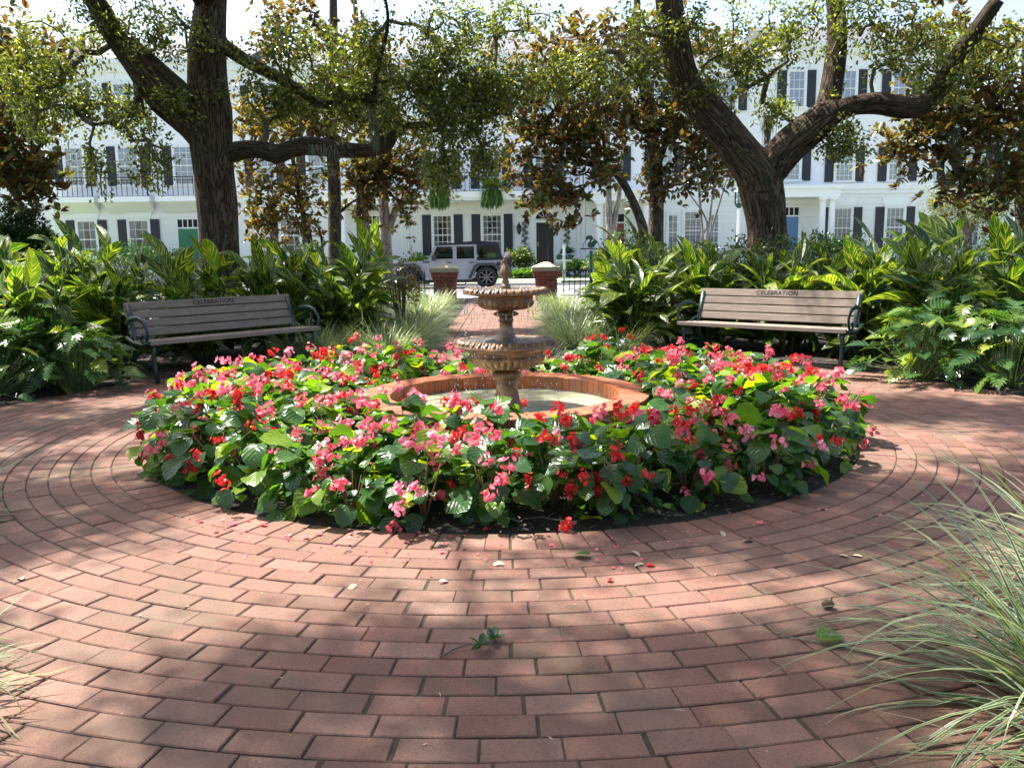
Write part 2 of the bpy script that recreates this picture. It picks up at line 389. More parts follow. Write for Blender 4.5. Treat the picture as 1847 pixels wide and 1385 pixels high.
LEAF4 = ([(0, 0, 0), (.24, .5, .06), (0, 1, -.05), (-.24, .5, .06)], [(0, 1, 2), (0, 2, 3)], [(.5, 0), (1, .5), (.5, 1), (0, .5)])
LEAF6 = ([(0, 0, 0), (.19, .3, .05), (.20, .65, .05), (0, 1, -.06), (-.20, .65, .05), (-.19, .3, .05)], [(0, 1, 2), (0, 2, 3), (0, 3, 4), (0, 4, 5)],
         [(.5, 0), (1, .3), (1, .65), (.5, 1), (0, .65), (0, .3)])

def leaf_grid(name, wfn, L, W, mat, arch=0., fold=.1, nt=6, ns=4, droop0=0., wave=0., asym=0.):
    """leaf blade along +Y, bending down by arch radians over its length"""
    vs, uv, fs = [], [], []; y = z = 0.; a = droop0; st = L/nt
    for i in range(nt+1):
        t = i/nt
        for j in range(ns+1):
            s = -1 + 2*j/ns; ww = wfn(t)*W*.5
            off = fold*abs(s)*ww + wave*math.sin(t*9 + s*2)*ww*abs(s)
            vs.append((s*ww + asym*ww*math.sin(t*PI), y + off*math.sin(a), z + off*math.cos(a))); uv.append((.5 + s*.5, t))
        y += st*math.cos(a); z -= st*math.sin(a); a += arch/nt
    for i in range(nt):
        for j in range(ns):
            q = i*(ns+1)+j; fs.append((q, q+1, q+ns+2, q+ns+1))
    return fast(name, vs, fs, mat, uv)

# ------------------------------------------------------------------ ground, paving
CX, CY = -0.05, 5.823
RB = 2.46                                    # outer edge of the soldier course round the bed
def sheet(name, x0, x1, y0, y1, z, mat, label=None):
    me = fast(name, [(x0, y0, z), (x1, y0, z), (x1, y1, z), (x0, y1, z)], [(0, 1, 2, 3)], mat)
    return tag(obj(name, me), label, kind='structure')
sheet('ground', -1500, 1500, -800, 3000, -.20, 'lawn')
mb = MB(); mb.box(-45, 45, -12, 22.9, -.6, -.022); tag(obj_mb('garden_soil', mb, 'soil'), 'dark soil of the planting beds', kind='structure')
mb = MB(); mb.box(-60, 60, 22.9, 23.05, -.6, -.02, bev=.02); tag(obj_mb('near_kerb', mb, 'concrete'), kind='structure')
sheet('street', -200, 200, 23.05, 34.5, -.16, 'asphalt')
mb = MB(); mb.box(-60, 60, 34.5, 34.65, -.6, -.03, bev=.02); tag(obj_mb('far_kerb', mb, 'concrete'), kind='structure')
mb = MB(); mb.box(-60, 60, 34.65, 36.3, -.6, -.035); tag(obj_mb('grass_verge', mb, 'lawn'), kind='structure')
mb = MB(); mb.box(-60, 60, 36.3, 38.4, -.6, -.03); tag(obj_mb('sidewalk', mb, 'concrete'), kind='structure')
mb = MB(); mb.box(-60, 60, 38.4, 60, -.6, -.04); tag(obj_mb('front_yard', mb, 'lawn'), kind='structure')

def disc(name, r0, r1, z, mat, n=96, dz=0.):
    vs, fs = [], []
    rs = [r0 + (r1-r0)*i/8 for i in range(9)]
    for r in rs:
        for j in range(n):
            a = 2*PI*j/n; vs.append((CX + r*math.cos(a), CY + r*math.sin(a), z + (random.uniform(-dz, dz) if dz else 0)))
    fs = [(i*n+j, i*n+(j+1) % n, (i+1)*n+(j+1) % n, (i+1)*n+j) for i in range(8) for j in range(n)]
    return obj(name, fast(name, vs, [f[::-1] for f in fs][0:0] + fs, mat, smooth=False))
plaza = disc('plaza', 2.26, 4.24, -.0065, 'joint_sand'); tag(plaza, 'round brick plaza laid in rings around the flower bed', kind='structure')
path = sheet('path', -1.02, .64, 9.6, 22.9, -.0125, 'joint_sand', 'brick path leading from the plaza to the street')
bedsoil = disc('bed_soil', .9, 2.27, -.012, 'soil', dz=.014); tag(bedsoil, 'dark mulch soil of the round flower bed', kind='structure')

def brick_verts(r0, r1, a0, a1, z0, z1, ch):
    vs = []
    for z, i in ((z0, 0), (z1-ch, 0), (z1, ch)):
        ia = i/((r0+r1)/2)
        for r, a in ((r0+i, a0+ia), (r1-i, a0+ia), (r1-i, a1-ia), (r0+i, a1-ia)): vs.append((r*math.cos(a), r*math.sin(a), z))
    return vs
BF = [(3, 2, 1, 0), (8, 9, 10, 11)] + [(k+j, k+(j+1) % 4, k+4+(j+1) % 4, k+4+j) for k in (0, 4) for j in range(4)]
rings = [(2.255, RB, .105, False)] + [(RB + .105*k, RB + .105*(k+1), .208, True) for k in range(17)]
allb = []
for ri, (r0, r1, mod, st) in enumerate(rings):
    n = round(2*PI*(r0+r1)/2/mod); ph = random.random() if not st else (ri % 2)*.5 + random.uniform(-.1, .1)
    da = 2*PI/n; g = .0035/((r0+r1)/2)
    me = fast('brick', brick_verts(r0+.003, r1-.003, -da/2+g, da/2-g, -.06, 0, .0035), BF, 'paver', smooth=False)
    for j in range(n):
        a = da*(j + ph)
        if r0 > 4.1 and False: continue
        x, y = CX + (r0+r1)/2*math.cos(a), CY + (r0+r1)/2*math.sin(a)
        # largest in the photo: near the camera and inside the frame
        inv = y > 1.75 and abs(x) < .60*y + .1
        d = math.hypot(x, y) if inv and y < 6 else 1e3 + math.hypot(x, y)
        if st is False and y < CY: d -= .0
        allb.append((d, a, me))
allb.sort(key=lambda q: q[0])
rest_v, rest_f, rest_r = [], [], []
for i, (d, a, me) in enumerate(allb):
    rx, ry, rz = random.gauss(0, .006), random.gauss(0, .006), a + random.gauss(0, .0008)
    dz = random.gauss(0, .0012)
    if i < 298:
        b = obj('brick', me, plaza, loc=(CX, CY, dz), rot=(0, 0, rz))
        continue
    M = Matrix.Rotation(rz, 4, 'Z'); o0 = len(rest_v)
    for v in me.vertices:
        p = M @ v.co; rest_v.append((p.x+CX, p.y+CY, p.z+dz))
    rest_f += [tuple(q + o0 for q in f) for f in BF]; rest_r += [random.random()]*12
obj('brick_rings', fast('brick_rings', rest_v, rest_f, 'paver', rnd=rest_r, smooth=False), plaza, kind='stuff')
# path bricks: running bond across, a border along each side
v2, f2, r2 = [], [], []
def pbrick(x0, x1, y0, y1, z=0.):
    o0 = len(v2); c = .0035; dz = random.gauss(0, .0015)
    for zz, i in ((-.06, 0), (z+dz-c, 0), (z+dz, c)):
        v2.extend([(x0+i, y0+i, zz), (x1-i, y0+i, zz), (x1-i, y1-i, zz), (x0+i, y1-i, zz)])
    f2.extend(tuple(q + o0 for q in f) for f in BF); r2.extend([random.random()]*12)
y = 10.02; k = 0
while y < 22.8:
    x = -.80 + (k % 2)*.104 - .104
    while x < .42:
        pbrick(max(x, -.80)+.003, min(x+.208, .42)-.003, y+.003, y+.102); x += .208
    y += .105; k += 1
for xa in (-1.01, .425):
    y = 9.95
    while y < 22.8: pbrick(xa, xa+.2, y+.003, y+.102); y += .105
obj('path_bricks', fast('path_bricks', v2, f2, 'paver', rnd=r2, smooth=False), path, kind='stuff')

# ------------------------------------------------------------------ houses across the street
YF = 44.0
def hx(px): return at(px, 400, YF).x
SHUT = {}
def shutter_me(w, h):
    k = (round(w, 2), round(h, 2))
    if k not in SHUT:
        m = MB(); m.box(0, w, -.045, 0, 0, h)
        for a, b in ((.05, h*.47), (h*.51, h-.05)):
            zz = a
            while zz < b-.03:
                m.box(.05, w-.05, -.056, -.045, zz, zz+.028); zz += .05
        for x0, x1 in ((0, .045), (w-.045, w)): m.box(x0, x1, -.062, -.045, 0, h)
        for z0, z1 in ((0, .05), (h*.47, h*.51), (h-.05, h)): m.box(.045, w-.045, -.06, -.045, z0, z1)
        SHUT[k] = m.mesh('shutter', 'shutter')
    return SHUT[k]
WIN = {}
def window(h, x0, x1, z0, z1, yf, nx=3, nz=4, inside='curtain', sh=.45, lintel=False, arch=0., fr=.07, surround=True):
    w, hh = x1-x0, z1-z0
    base = (x0 - h.location.x, yf - h.location.y, z0 - h.location.z)
    key = (round(w, 2), round(hh, 2), nx, nz, inside, arch)
    if key not in WIN:
        f = MB(); e = .09
        f.box(-e, 0, -.07, 0, -.0, hh+e); f.box(w, w+e, -.07, 0, 0, hh+e); f.box(0, w, -.07, 0, hh, hh+e)
        f.box(-e-.05, w+e+.05, -.13, 0, -.08, -.002)
        f.box(0, fr*.7, -.055, -.012, 0, hh); f.box(w-fr*.7, w, -.055, -.012, 0, hh); f.box(fr*.7, w-fr*.7, -.055, -.012, 0, fr*.7); f.box(fr*.7, w-fr*.7, -.055, -.012, hh-fr*.7, hh)
        f.box(fr*.7, w-fr*.7, -.052, -.014, hh*.5-.025, hh*.5+.025)
        me_f = f.mesh('window', 'trim')
        b = MB()
        for i in range(1, nx): b.box(w*i/nx-.011, w*i/nx+.011, -.048, -.016, fr*.7, hh-fr*.7)
        for i in range(1, nz):
            if i*2 != nz: b.box(fr*.7, w-fr*.7, -.046, -.018, hh*i/nz-.011, hh*i/nz+.011)
        me_b = b.mesh('glazing_bar', 'trim')
        p = MB(); p.box(fr*.5, w-fr*.5, -.034, -.028, fr*.5, hh-fr*.5); me_p = p.mesh('pane', 'window_glass')
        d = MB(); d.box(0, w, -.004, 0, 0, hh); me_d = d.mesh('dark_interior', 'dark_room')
        c = MB()
        if inside == 'curtain':
            for a, bb in ((0.02, w*.30), (w*.70, w-.02)):
                nn = 9
                for i in range(nn):
                    xx = a + (bb-a)*i/nn; c.box(xx, xx+(bb-a)/nn*.8, -.008 - (i % 2)*.004, -.005, .02, hh-.02)
            me_c = c.mesh('curtain', 'curtain')
        elif inside == 'sheer':
            nn = 22
            for i in range(nn):
                xx = w*i/nn; c.box(xx+.003, xx+w/nn-.003, -.010 - (i % 2)*.006, -.005, .02, hh-.02)
            me_c = c.mesh('curtain', 'curtain')
        else:
            zz = .04
            while zz < hh-.05: c.box(.03, w-.03, -.024, -.008, zz, zz+.042); zz += .068
            c.box(w/2-.02, w/2+.02, -.026, -.007, 0, hh)
            me_c = c.mesh('blind', 'blind')
        WIN[key] = (me_f, me_b, me_p, me_d, me_c)
    me_f, me_b, me_p, me_d, me_c = WIN[key]
    wo_ = obj('window', me_f, h, loc=base)
    obj('glazing_bar', me_b, wo_, kind='stuff'); obj('pane', me_p, wo_); obj('dark_interior', me_d, wo_); obj('blind' if inside == 'blind' else 'curtain', me_c, wo_)
    if sh:
        for sx in (x0 - .10 - sh, x1 + .10): obj('shutter', shutter_me(sh, hh+.06), h, loc=(sx - h.location.x, base[1]-.005, base[2]-.03))
    if lintel:
        m = MB(); m.prism([(x0-.12, z1+.10), (x1+.12, z1+.10), (x1+.24, z1+.50), (x0-.24, z1+.50)], yf-.05, yf-.001); obj_mb('lintel', m, 'white_paint', h, world=True)
def door(h, x0, x1, z0, z1, yf, mat, lab, transom=True, knob=True, nx=4):
    m = MB(); w = x1-x0
    m.box(x0, x1, yf-.06, yf-.002, z0, z1)
    for a, b in ((.08, .46), (.54, .92)):
        for c, d in ((.06, .36), (.42, .64), (.70, .94)):
            m.box(x0+w*a, x0+w*b, yf-.075, yf-.06, z0+(z1-z0)*c, z0+(z1-z0)*d, bev=0)
    o = obj_mb('door', m, mat, h, world=True); o['label'] = lab
    if knob:
        k = MB(); k.ball((x0+.08, yf-.10, z0+1.0), .035); k.box(x0+.06, x0+.10, yf-.10, yf-.06, z0+.9, z0+1.15)
        obj('handle', k.mesh('handle', 'brass'), o)
    f = MB(); e = .12; zt = z1+.45 if transom else z1
    f.box(x0-e, x0, yf-.09, yf, z0, zt+e); f.box(x1, x1+e, yf-.09, yf, z0, zt+e); f.box(x0, x1, yf-.09, yf, zt, zt+e)
    if transom:
        f.box(x0, x1, yf-.08, yf, z1, z1+.07)
        for i in range(1, nx): f.box(x0+w*i/nx-.02, x0+w*i/nx+.02, yf-.07, yf-.02, z1+.07, zt)
    obj_mb('door_frame', f, 'trim', h, world=True)
    if transom:
        g = MB(); g.box(x0, x1, yf-.03, yf-.01, z1+.07, zt); obj_mb('transom_pane', g, 'dark_room', h, world=True)
def railing(parent, x0, x1, yf, z0, z1, out=.7, pitch=.23):
    """iron railing standing in front of the wall"""
    yy = yf - out; mt = 'iron'
    m = MB()
    for (a, b, c, d) in ((x0, x1, yy-.02, yy+.02), ): 
        m.box(a, b, c, d, z1-.04, z1); m.box(a, b, c, d, z0, z0+.03); m.box(a, b, c+.005, d-.005, z1-.20, z1-.18)
    for x in (x0, x1-.04): m.box(x, x+.04, yy+.02, yf, z1-.04, z1); m.box(x, x+.04, yy+.02, yf, z0, z0+.03)
    for x in (x0, x1-.05): m.box(x, x+.05, yy-.025, yy+.025, z0, z1+.06)
    r = obj_mb('railing', m, mt, parent, world=True)
    b = MB(); b.box(-.012, .012, -.012, .012, z0+.03, z1-.04); bm_ = b.mesh('baluster', mt)
    n = int((x1-x0)/pitch)
    for i in range(1, n): obj('baluster', bm_, r, loc=(x0+(x1-x0)*i/n, yy, 0))
    return r
def house(x0, x1, top, lab, boards=True, zb=4.1, yf=YF, mat='stucco'):
    h = thing('town_house', ((x0+x1)/2, yf, -.04), lab, 'house')
    m = MB(); m.box(x0+.01, x1-.01, yf+.03, yf+11, -.3, zb); m.box(x0, x1, yf, yf+11, zb, top); obj_mb('wall', m, mat, h, world=True)
    b = MB(); b.box(x0, x1, yf-.12, yf-.001, zb-.12, zb+.16); b.box(x0, x1, yf-.06, yf-.001, zb-.34, zb-.12); obj_mb('band', b, 'white_paint', h, world=True)
    c = MB(); c.box(x0-.1, x1+.1, yf-.35, yf+11, top, top+.22); c.box(x0, x1, yf-.18, yf-.001, top-.35, top); obj_mb('cornice', c, 'white_paint', h, world=True)
    r = MB(); r.prism([(yf-.2, top+.22), (yf+11, top+.22), (yf+5.5, top+2.3)], x0, x1, 'x'); obj_mb('roof', r, 'roof_slate', h, world=True)
    if boards:
        bb = MB(); bb.box(x0+.12, x1-.12, yf, yf+.03, 0, .285); bm_ = bb.mesh('siding_board', 'siding'); z = 0.
        while z < zb-.36: obj('siding_board', bm_, h, loc=(-h.location.x, -h.location.y, z - h.location.z)); z += .30
    for x in (x0+.0, x1-.16):
        q = MB(); q.box(x, x+.16, yf-.02, yf+.03, -.2, zb-.34); obj_mb('corner_board', q, 'white_paint', h, world=True)
    return h
def column(h, x, y, z0, z1, r=.16):
    m = MB(); m.box(x-r*1.4, x+r*1.4, y-r*1.4, y+r*1.4, z0, z0+.1)
    m.lathe([(r*1.2, .1), (r*1.2, .16), (r, .2), (r, .9), (r*.86, z1-z0-.22), (r*1.1, z1-z0-.18), (r*1.1, z1-z0-.12)], 20, (x, y, z0)); m.box(x-r*1.3, x+r*1.3, y-r*1.3, y+r*1.3, z1-.12, z1)
    obj_mb('column', m, 'white_paint', h, world=True, smooth=False)

# left house with three small balconies
h1 = house(-22.9, -12.6, 10.4, 'white house at the far left with three small iron balconies and a green door', zb=4.1)
for px0, px1 in ((127, 160), (222, 258), (322, 356)):
    window(h1, hx(px0), hx(px1), 4.65, 6.5, YF, 3, 6, 'sheer', .44)
    a, b = hx(px0)-.65, hx(px1)+.65
    s_ = MB(); s_.box(a-.1, b+.1, YF-.85, YF-.121, 3.80, 4.06); s_.prism([(YF-.75, 3.80), (YF-.121, 3.80), (YF-.121, 3.35), (YF-.2, 3.42)], a, b, 'x')
    obj_mb('balcony_slab', s_, 'white_paint', h1, world=True)
    railing(h1, a, b, YF-.0, 4.06, 5.0)
for px0, px1 in ((139, 173), (232, 268)): window(h1, hx(px0), hx(px1), 1.1, 2.95, YF, 3, 4, 'curtain', .44, lintel=True)
for px0, px1 in ((129, 160), (224, 256), (322, 352)): window(h1, hx(px0), hx(px1), 7.9, 9.5, YF, 3, 4, 'sheer', .44)
door(h1, -16.6, -15.6, .45, 2.5, YF, 'door_green', 'green panelled front door')
# house behind the magnolias, columned porch
h2 = house(-12.6, -5.36, 10.0, 'white house behind the magnolia trunks with a columned porch and teal door')
for px0, px1 in ((466, 500), (560, 594), (655, 689)): window(h2, hx(px0), hx(px1), 4.55, 6.35, YF, 3, 4, 'blind', .42); window(h2, hx(px0), hx(px1), 7.9, 9.3, YF, 3, 4, 'sheer', .42)
window(h2, hx(505), hx(541), 1.2, 3.0, YF, 3, 4, 'curtain', .42)
m = MB(); m.box(-8.9, -5.5, YF-1.8, YF-.125, 3.5, 4.02); m.box(-9.0, -5.46, YF-1.9, YF-.125, 4.02, 4.14); obj_mb('porch_roof', m, 'white_paint', h2, world=True)
for x in (-8.6, -8.1, -6.0): column(h2, x, YF-1.5, .2, 3.5, .19)
m = MB(); m.box(-8.9, -5.5, YF-1.8, YF-.02, -.2, .2); obj_mb('porch_floor', m, 'concrete', h2, world=True)
door(h2, -7.35, -6.4, .3, 2.55, YF, 'door_teal', 'dark teal front door')
# middle house: long balcony, black arched door
h3 = house(-5.35, 3.78, 10.4, 'white house in the centre with a long iron balcony and black arched front door')
for px0, px1 in ((781, 815), (870, 905)):
    window(h3, hx(px0), hx(px1), 1.05, 3.0, YF, 4, 6, 'curtain', .44, lintel=True)
for px0, px1 in ((781, 812), (870, 903), (965, 998)):
    window(h3, hx(px0), hx(px1), 4.15, 6.15, YF, 3, 6, 'sheer', .44)
    window(h3, hx(px0), hx(px1), 7.9, 9.5, YF, 3, 4, 'sheer', .44)
m = MB(); m.box(-4.9, 3.75, YF-1.2, YF-.125, 3.78, 4.08); m.box(-4.8, 3.65, YF-1.1, YF-.125, 3.66, 3.78); obj_mb('balcony_slab', m, 'white_paint', h3, world=True)
railing(h3, -4.5, 3.6, YF, 4.08, 5.0, 1.08, .21)
door(h3, 1.31, 2.17, .50, 2.58, YF-.04, 'door_black', 'black front door with a brass handle', transom=False)
m = MB(); m.box(1.03, 1.28, YF-.10, YF-.001, .3, 2.72); m.box(2.22, 2.50, YF-.10, YF-.001, .3, 2.72)
arc = [(1.74 + .46*math.cos(PI*i/16), 2.76 + .46*math.sin(PI*i/16)*.85) for i in range(17)]; arc2 = [(1.74 + .66*math.cos(PI*i/16), 2.76 + .66*math.sin(PI*i/16)*.85) for i in range(17)]
m.prism(arc2 + arc[::-1], YF-.12, YF-.001); m.box(1.03, 2.50, YF-.11, YF-.001, 2.72, 2.76); obj_mb('door_surround', m, 'white_paint', h3, world=True)
m = MB(); m.prism(arc, YF-.05, YF-.001); fo = obj_mb('fanlight', m, 'dark_room', h3, world=True)
m = MB()
for k in range(1, 5):
    a = PI*k/5; M = Matrix.Translation((1.74, YF-.055, 2.76)) @ Matrix.Rotation(-a, 4, 'Y'); m.box(0, .45, -.01, .0, -.012, .012, M)
obj('glazing_bar', m.mesh('glazing_bar', 'trim'), fo)
for x0 in (3.40, -5.1): m = MB(); m.tube([(x0, YF-.08, -.1), (x0, YF-.08, 8)], .05, 8); obj_mb('downspout', m, 'white_paint', h3, world=True)
m = MB(); m.tube([(.45, YF-.1, 2.05), (.45, YF-.2, 2.0), (.45, YF-.2, 2.1)], .02, 6); m.lathe([(.03, 0), (.10, .12), (.12, .36), (.14, .38), (.05, .5), (.015, .6)], 8, (.45, YF-.2, 2.02)); obj_mb('wall_lantern', m, 'iron', h3, world=True)
m = MB(); m.box(1.02, 2.5, YF-1.3, YF-.125, -.2, .28); m.box(1.0, 2.52, YF-1.7, YF-1.301, -.2, .12); obj_mb('step', m, 'pillar_brick', h3, world=True)
# house right of centre: porch, red door, arched windows
h4 = house(3.80, 13.15, 10.0, 'white house right of centre with a red door porch and arched shuttered windows', zb=3.9)
m = MB(); m.box(4.0, 6.95, YF-1.6, YF-.125, 3.52, 3.86); m.box(3.95, 7.0, YF-1.7, YF-.125, 3.86, 3.98); obj_mb('porch_roof', m, 'white_paint', h4, world=True)
for x in (4.35, 6.6): column(h4, x, YF-1.35, .2, 3.52, .18)
m = MB(); m.box(4.0, 6.95, YF-1.6, YF-.02, -.2, .2); obj_mb('porch_floor', m, 'concrete', h4, world=True)
door(h4, 4.85, 5.7, .3, 2.5, YF, 'door_red', 'dark red front door', nx=2)
window(h4, 7.9, 8.4, 1.15, 2.9, YF, 2, 5, 'blind', 0); window(h4, 8.71, 9.6, 1.15, 3.05, YF, 3, 5, 'blind', 0); window(h4, 9.98, 10.45, 1.15, 2.9, YF, 2, 5, 'blind', 0)
for a, b, s0, s1 in ((7.8, 8.5, 0, .22), (9.88, 10.55, .22, 0)):
    m = MB(); m.prism([(a, 3.0), (b, 3.0), (b, 3.03+s1), ((a+b)/2, 3.06+max(s0, s1)*.7), (a, 3.03+s0)], YF-.06, YF-.001); obj_mb('window_arch', m, 'trim', h4, world=True)
for px0, px1 in ((1085, 1118), (1180, 1212), (1290, 1322)): window(h4, hx(px0), hx(px1), 4.6, 6.2, YF, 3, 4, 'sheer', .42); window(h4, hx(px0), hx(px1), 7.9, 9.3, YF, 3, 4, 'sheer', .42)
# right house with the blue door
h5 = house(13.2, 21.05, 10.8, 'white house on the right with charcoal shutters and a pale blue door', zb=4.15)
window(h5, 16.17, 17.07, 1.15, 3.12, YF, 4, 4, 'blind', .43, lintel=True); window(h5, 18.8, 19.7, 1.15, 3.12, YF, 4, 4, 'blind', .43, lintel=True)
window(h5, 13.68, 14.4, 4.5, 6.1, YF, 3, 6, 'blind', .43); window(h5, 16.17, 17.05, 4.42, 6.08, YF, 4, 6, 'blind', .43); window(h5, 18.8, 19.68, 4.42, 6.08, YF, 4, 6, 'blind', .43)
for a, b in ((13.7, 14.5), (16.17, 17.0), (18.8, 19.65)): window(h5, a, b, 8.0, 9.7, YF, 3, 4, 'sheer', .43)
m = MB(); m.box(13.2, 15.95, YF-1.5, YF-.125, 3.60, 4.0); m.box(13.1, 16.05, YF-1.6, YF-.125, 4.0, 4.12); obj_mb('porch_roof', m, 'white_paint', h5, world=True)
for x in (15.15, 15.62): column(h5, x, YF-1.3, .2, 3.60, .17)
m = MB(); m.box(13.2, 15.95, YF-1.5, YF-.02, -.2, .2); obj_mb('porch_floor', m, 'concrete', h5, world=True)
door(h5, 13.45, 14.42, .3, 2.72, YF, 'door_blue', 'pale blue front door')
h6 = house(22.5, 34, 8.5, 'cream house set back beyond the right end of the row', yf=52., zb=4.)
for x in (24., 26.8): window(h6, x, x+.95, 1.2, 2.8, 52., 3, 4, 'blind', 0); window(h6, x, x+.95, 5, 6.7, 52., 3, 4, 'sheer', .43)
h7 = house(-40, -23.6, 9.5, 'white house at the far left edge behind the bronze magnolia', yf=47.)
for x in (-29., -26.): window(h7, x, x+.95, 4.6, 6.4, 47., 3, 4, 'sheer', .43)

# hanging fern planters on the balcony
for i, (px, lab) in enumerate(((797, 'left bright green fern hanging from the long iron balcony'), (889, 'middle bright green fern hanging from the long iron balcony'), (978, 'right bright green fern hanging from the long iron balcony, half behind magnolia leaves'))):
    x = hx(px); y0 = YF-1.25; n = 700
    P = np.column_stack([rng.uniform(x-.42, x+.42, n), rng.uniform(y0-.18, y0+.05, n), rng.uniform(3.75, 4.35, n)])
    D = np.column_stack([rng.normal(0, .18, n), rng.normal(-.15, .15, n), -np.ones(n)])
    up = P[:, 2] > 4.2; D[up] = unit(up.sum()) + [0, -.2, .4]
    me = cloud('hanging_fern', *LEAF4, P, D, np.column_stack([np.full(n, .18), rng.uniform(.3, .72, n), np.full(n, .2)]), 'fern_green')
    o = thing('hanging_fern', (x, y0, 4.1), lab, 'plant', 'ferns on the balcony'); obj('fronds', me, o, world=True, kind='stuff')
    m = MB(); m.lathe([(.14, 0), (.2, .2), (.21, .22)], 12, (x, y0, 4.1)); obj_mb('pot', m, 'urn', o, world=True)

# ------------------------------------------------------------------ parked car
XR, YJ, ZJ = -.90, 33.3, -.16
def J(u, z): return (XR - u, ZJ + z)
car = thing('parked_car', (XR - 1.4, YJ, ZJ), 'silver off-road car with black soft top parked across the street', 'car')
YN, YO = YJ-.80, YJ+.80
def arch(cu, r0, a0, a1, n=10): return [(cu + r0*math.cos(a0+(a1-a0)*i/n), .40 + r0*math.sin(a0+(a1-a0)*i/n)) for i in range(n+1)]
body = [(-.61, .40), (-.52, .40)] + arch(0, .50, PI, 0) + [(.55, .33), (2.3, .33)] + arch(2.95, .50, PI, 0)[1:] + [(3.5, .45), (3.55, .95), (3.1, .99), (2.35, 1.02), (2.22, 1.05), (2.1, 1.03), (-.60, 1.03)]
m = MB(); m.prism([J(*p) for p in body], YN, YO); obj_mb('body', m, 'silver_paint', car, world=True)
m = MB(); cab = [(2.19, 1.03), (1.92, 1.56), (1.88, 1.59), (.37, 1.62), (.37, 1.03)]
m.prism([J(*p) for p in [(2.19, 1.03), (1.90, 1.58), (1.82, 1.58), (2.08, 1.03)]], YN+.02, YN+.06); m.prism([J(*p) for p in [(1.92, 1.55), (1.92, 1.59), (.355, 1.62), (.355, 1.55)]], YN+.022, YN+.062)
m.box(J(1.24, 0)[0], J(1.10, 0)[0], YN+.02, YN+.06, ZJ+1.03, ZJ+1.56); m.box(J(.45, 0)[0], J(.355, 0)[0], YN+.02, YN+.06, ZJ+1.03, ZJ+1.56)
m.box(J(2.1, 0)[0], J(.36, 0)[0], YN+.018, YN+.058, ZJ+1.031, ZJ+1.10)
m.prism([J(2.19, 1.03), J(1.90, 1.58), J(1.84, 1.58), J(2.12, 1.03)], YO-.06, YO-.02); obj_mb('door_frame', m, 'silver_paint', car, world=True)
m = MB(); m.box(J(1.86, 0)[0], J(1.26, 0)[0], YN+.035, YN+.045, ZJ+1.10, ZJ+1.555); m.box(J(1.99, 0)[0], J(1.86, 0)[0], YN+.035, YN+.045, ZJ+1.10, ZJ+1.36); obj_mb('front_window', m, 'car_glass', car, world=True)
m = MB(); m.box(J(1.10, 0)[0], J(.45, 0)[0], YN+.035, YN+.045, ZJ+1.10, ZJ+1.55); obj_mb('rear_window', m, 'car_glass', car, world=True)
m = MB(); m.box(J(2.05, 0)[0], J(-.4, 0)[0], YN+.2, YO-.2, ZJ+.6, ZJ+1.15); m.box(J(1.3, 0)[0], J(1.15, 0)[0], YN+.15, YN+.6, ZJ+1.1, ZJ+1.45); m.box(J(.3, 0)[0], J(.15, 0)[0], YN+.15, YO-.2, ZJ+1.1, ZJ+1.4); obj_mb('seats', m, 'dark_room', car, world=True)
m = MB(); top = [(1.92, 1.58), (1.86, 1.63), (1.1, 1.69), (.3, 1.755), (-.44, 1.69), (-.62, 1.03), (.355, 1.03), (.355, 1.12), (.30, 1.12), (.30, 1.54), (.355, 1.60)]
m.prism([J(*p) for p in top], YN+.03, YO-.03)
o = obj_mb('soft_top', m, 'soft_top', car, world=True)
m = MB(); m.box(J(.27, 0)[0], J(-.36, 0)[0], YN+.018, YN+.028, ZJ+1.12, ZJ+1.53); obj_mb('quarter_window', m, 'car_glass', car, world=True)
m = MB(); m.prism([J(2.2, 1.04), J(1.92, 1.57), J(1.90, 1.57), J(2.18, 1.04)], YN+.07, YO-.07); obj_mb('windscreen', m, 'car_glass', car, world=True)
for cu in (0, 2.95):
    m = MB(); o1 = [(-.60, .50), (-.50, .78), (-.30, .93), (.32, .93), (.48, .82), (.68, .38)]; i1 = [(.58, .36), (.42, .72), (.28, .84), (-.26, .84), (-.42, .72), (-.52, .48)]
    if cu: o1 = [(-.68, .38), (-.48, .82), (-.32, .93), (.52, .93), (.62, .80)]; i1 = [(.54, .76), (.46, .84), (-.28, .84), (-.42, .72), (-.58, .36)]
    m.prism([J(cu+p[0], p[1]) for p in o1 + i1], YN-.16, YN-.002); obj_mb('fender_flare', m, 'flare_plastic', car, world=True)
tire = MB(); tire.lathe([(.26, -.12), (.38, -.125), (.405, -.09), (.41, 0), (.405, .09), (.38, .125), (.26, .12)], 36, caps=False)
me_t = tire.mesh('tyre', 'rubber', True); rim = MB(); rim.lathe([(.235, -.05), (.24, -.10), (.255, -.125), (.265, -.12), (.265, .12), (.24, .11)], 28, caps=False); rim.lathe([(.06, -.13), (.05, -.15), (.0001, -.15)], 12)
for k in range(8): rim.box(.04, .25, -.025, .025, -.125, -.095, Matrix.Rotation(2*PI*k/8, 4, 'Z'))
rim.m = 1; rim.lathe([(.24, .0), (.0001, .0)], 20); rim.lathe([(.0001, .02), (.24, .02)], 20)
me_r = rim.mesh('rim', ['alloy', 'rubber'])
for u, yy, rot in ((0, YN-.02, 0), (2.95, YN-.02, 0), (0, YO+.02, PI), (2.95, YO+.02, PI)):
    wv = obj('wheel', me_t, car, loc=(XR-u-car.location.x, yy+(.07 if rot == 0 else -.07)-YJ, .41), rot=(-PI/2, 0, rot)); obj('rim', me_r, wv)
wv = obj('spare_wheel', me_t, car, loc=(XR+.80-car.location.x, .1, .92), rot=(0, PI/2, 0)); obj('rim', me_r, wv, rot=(0, PI, 0))
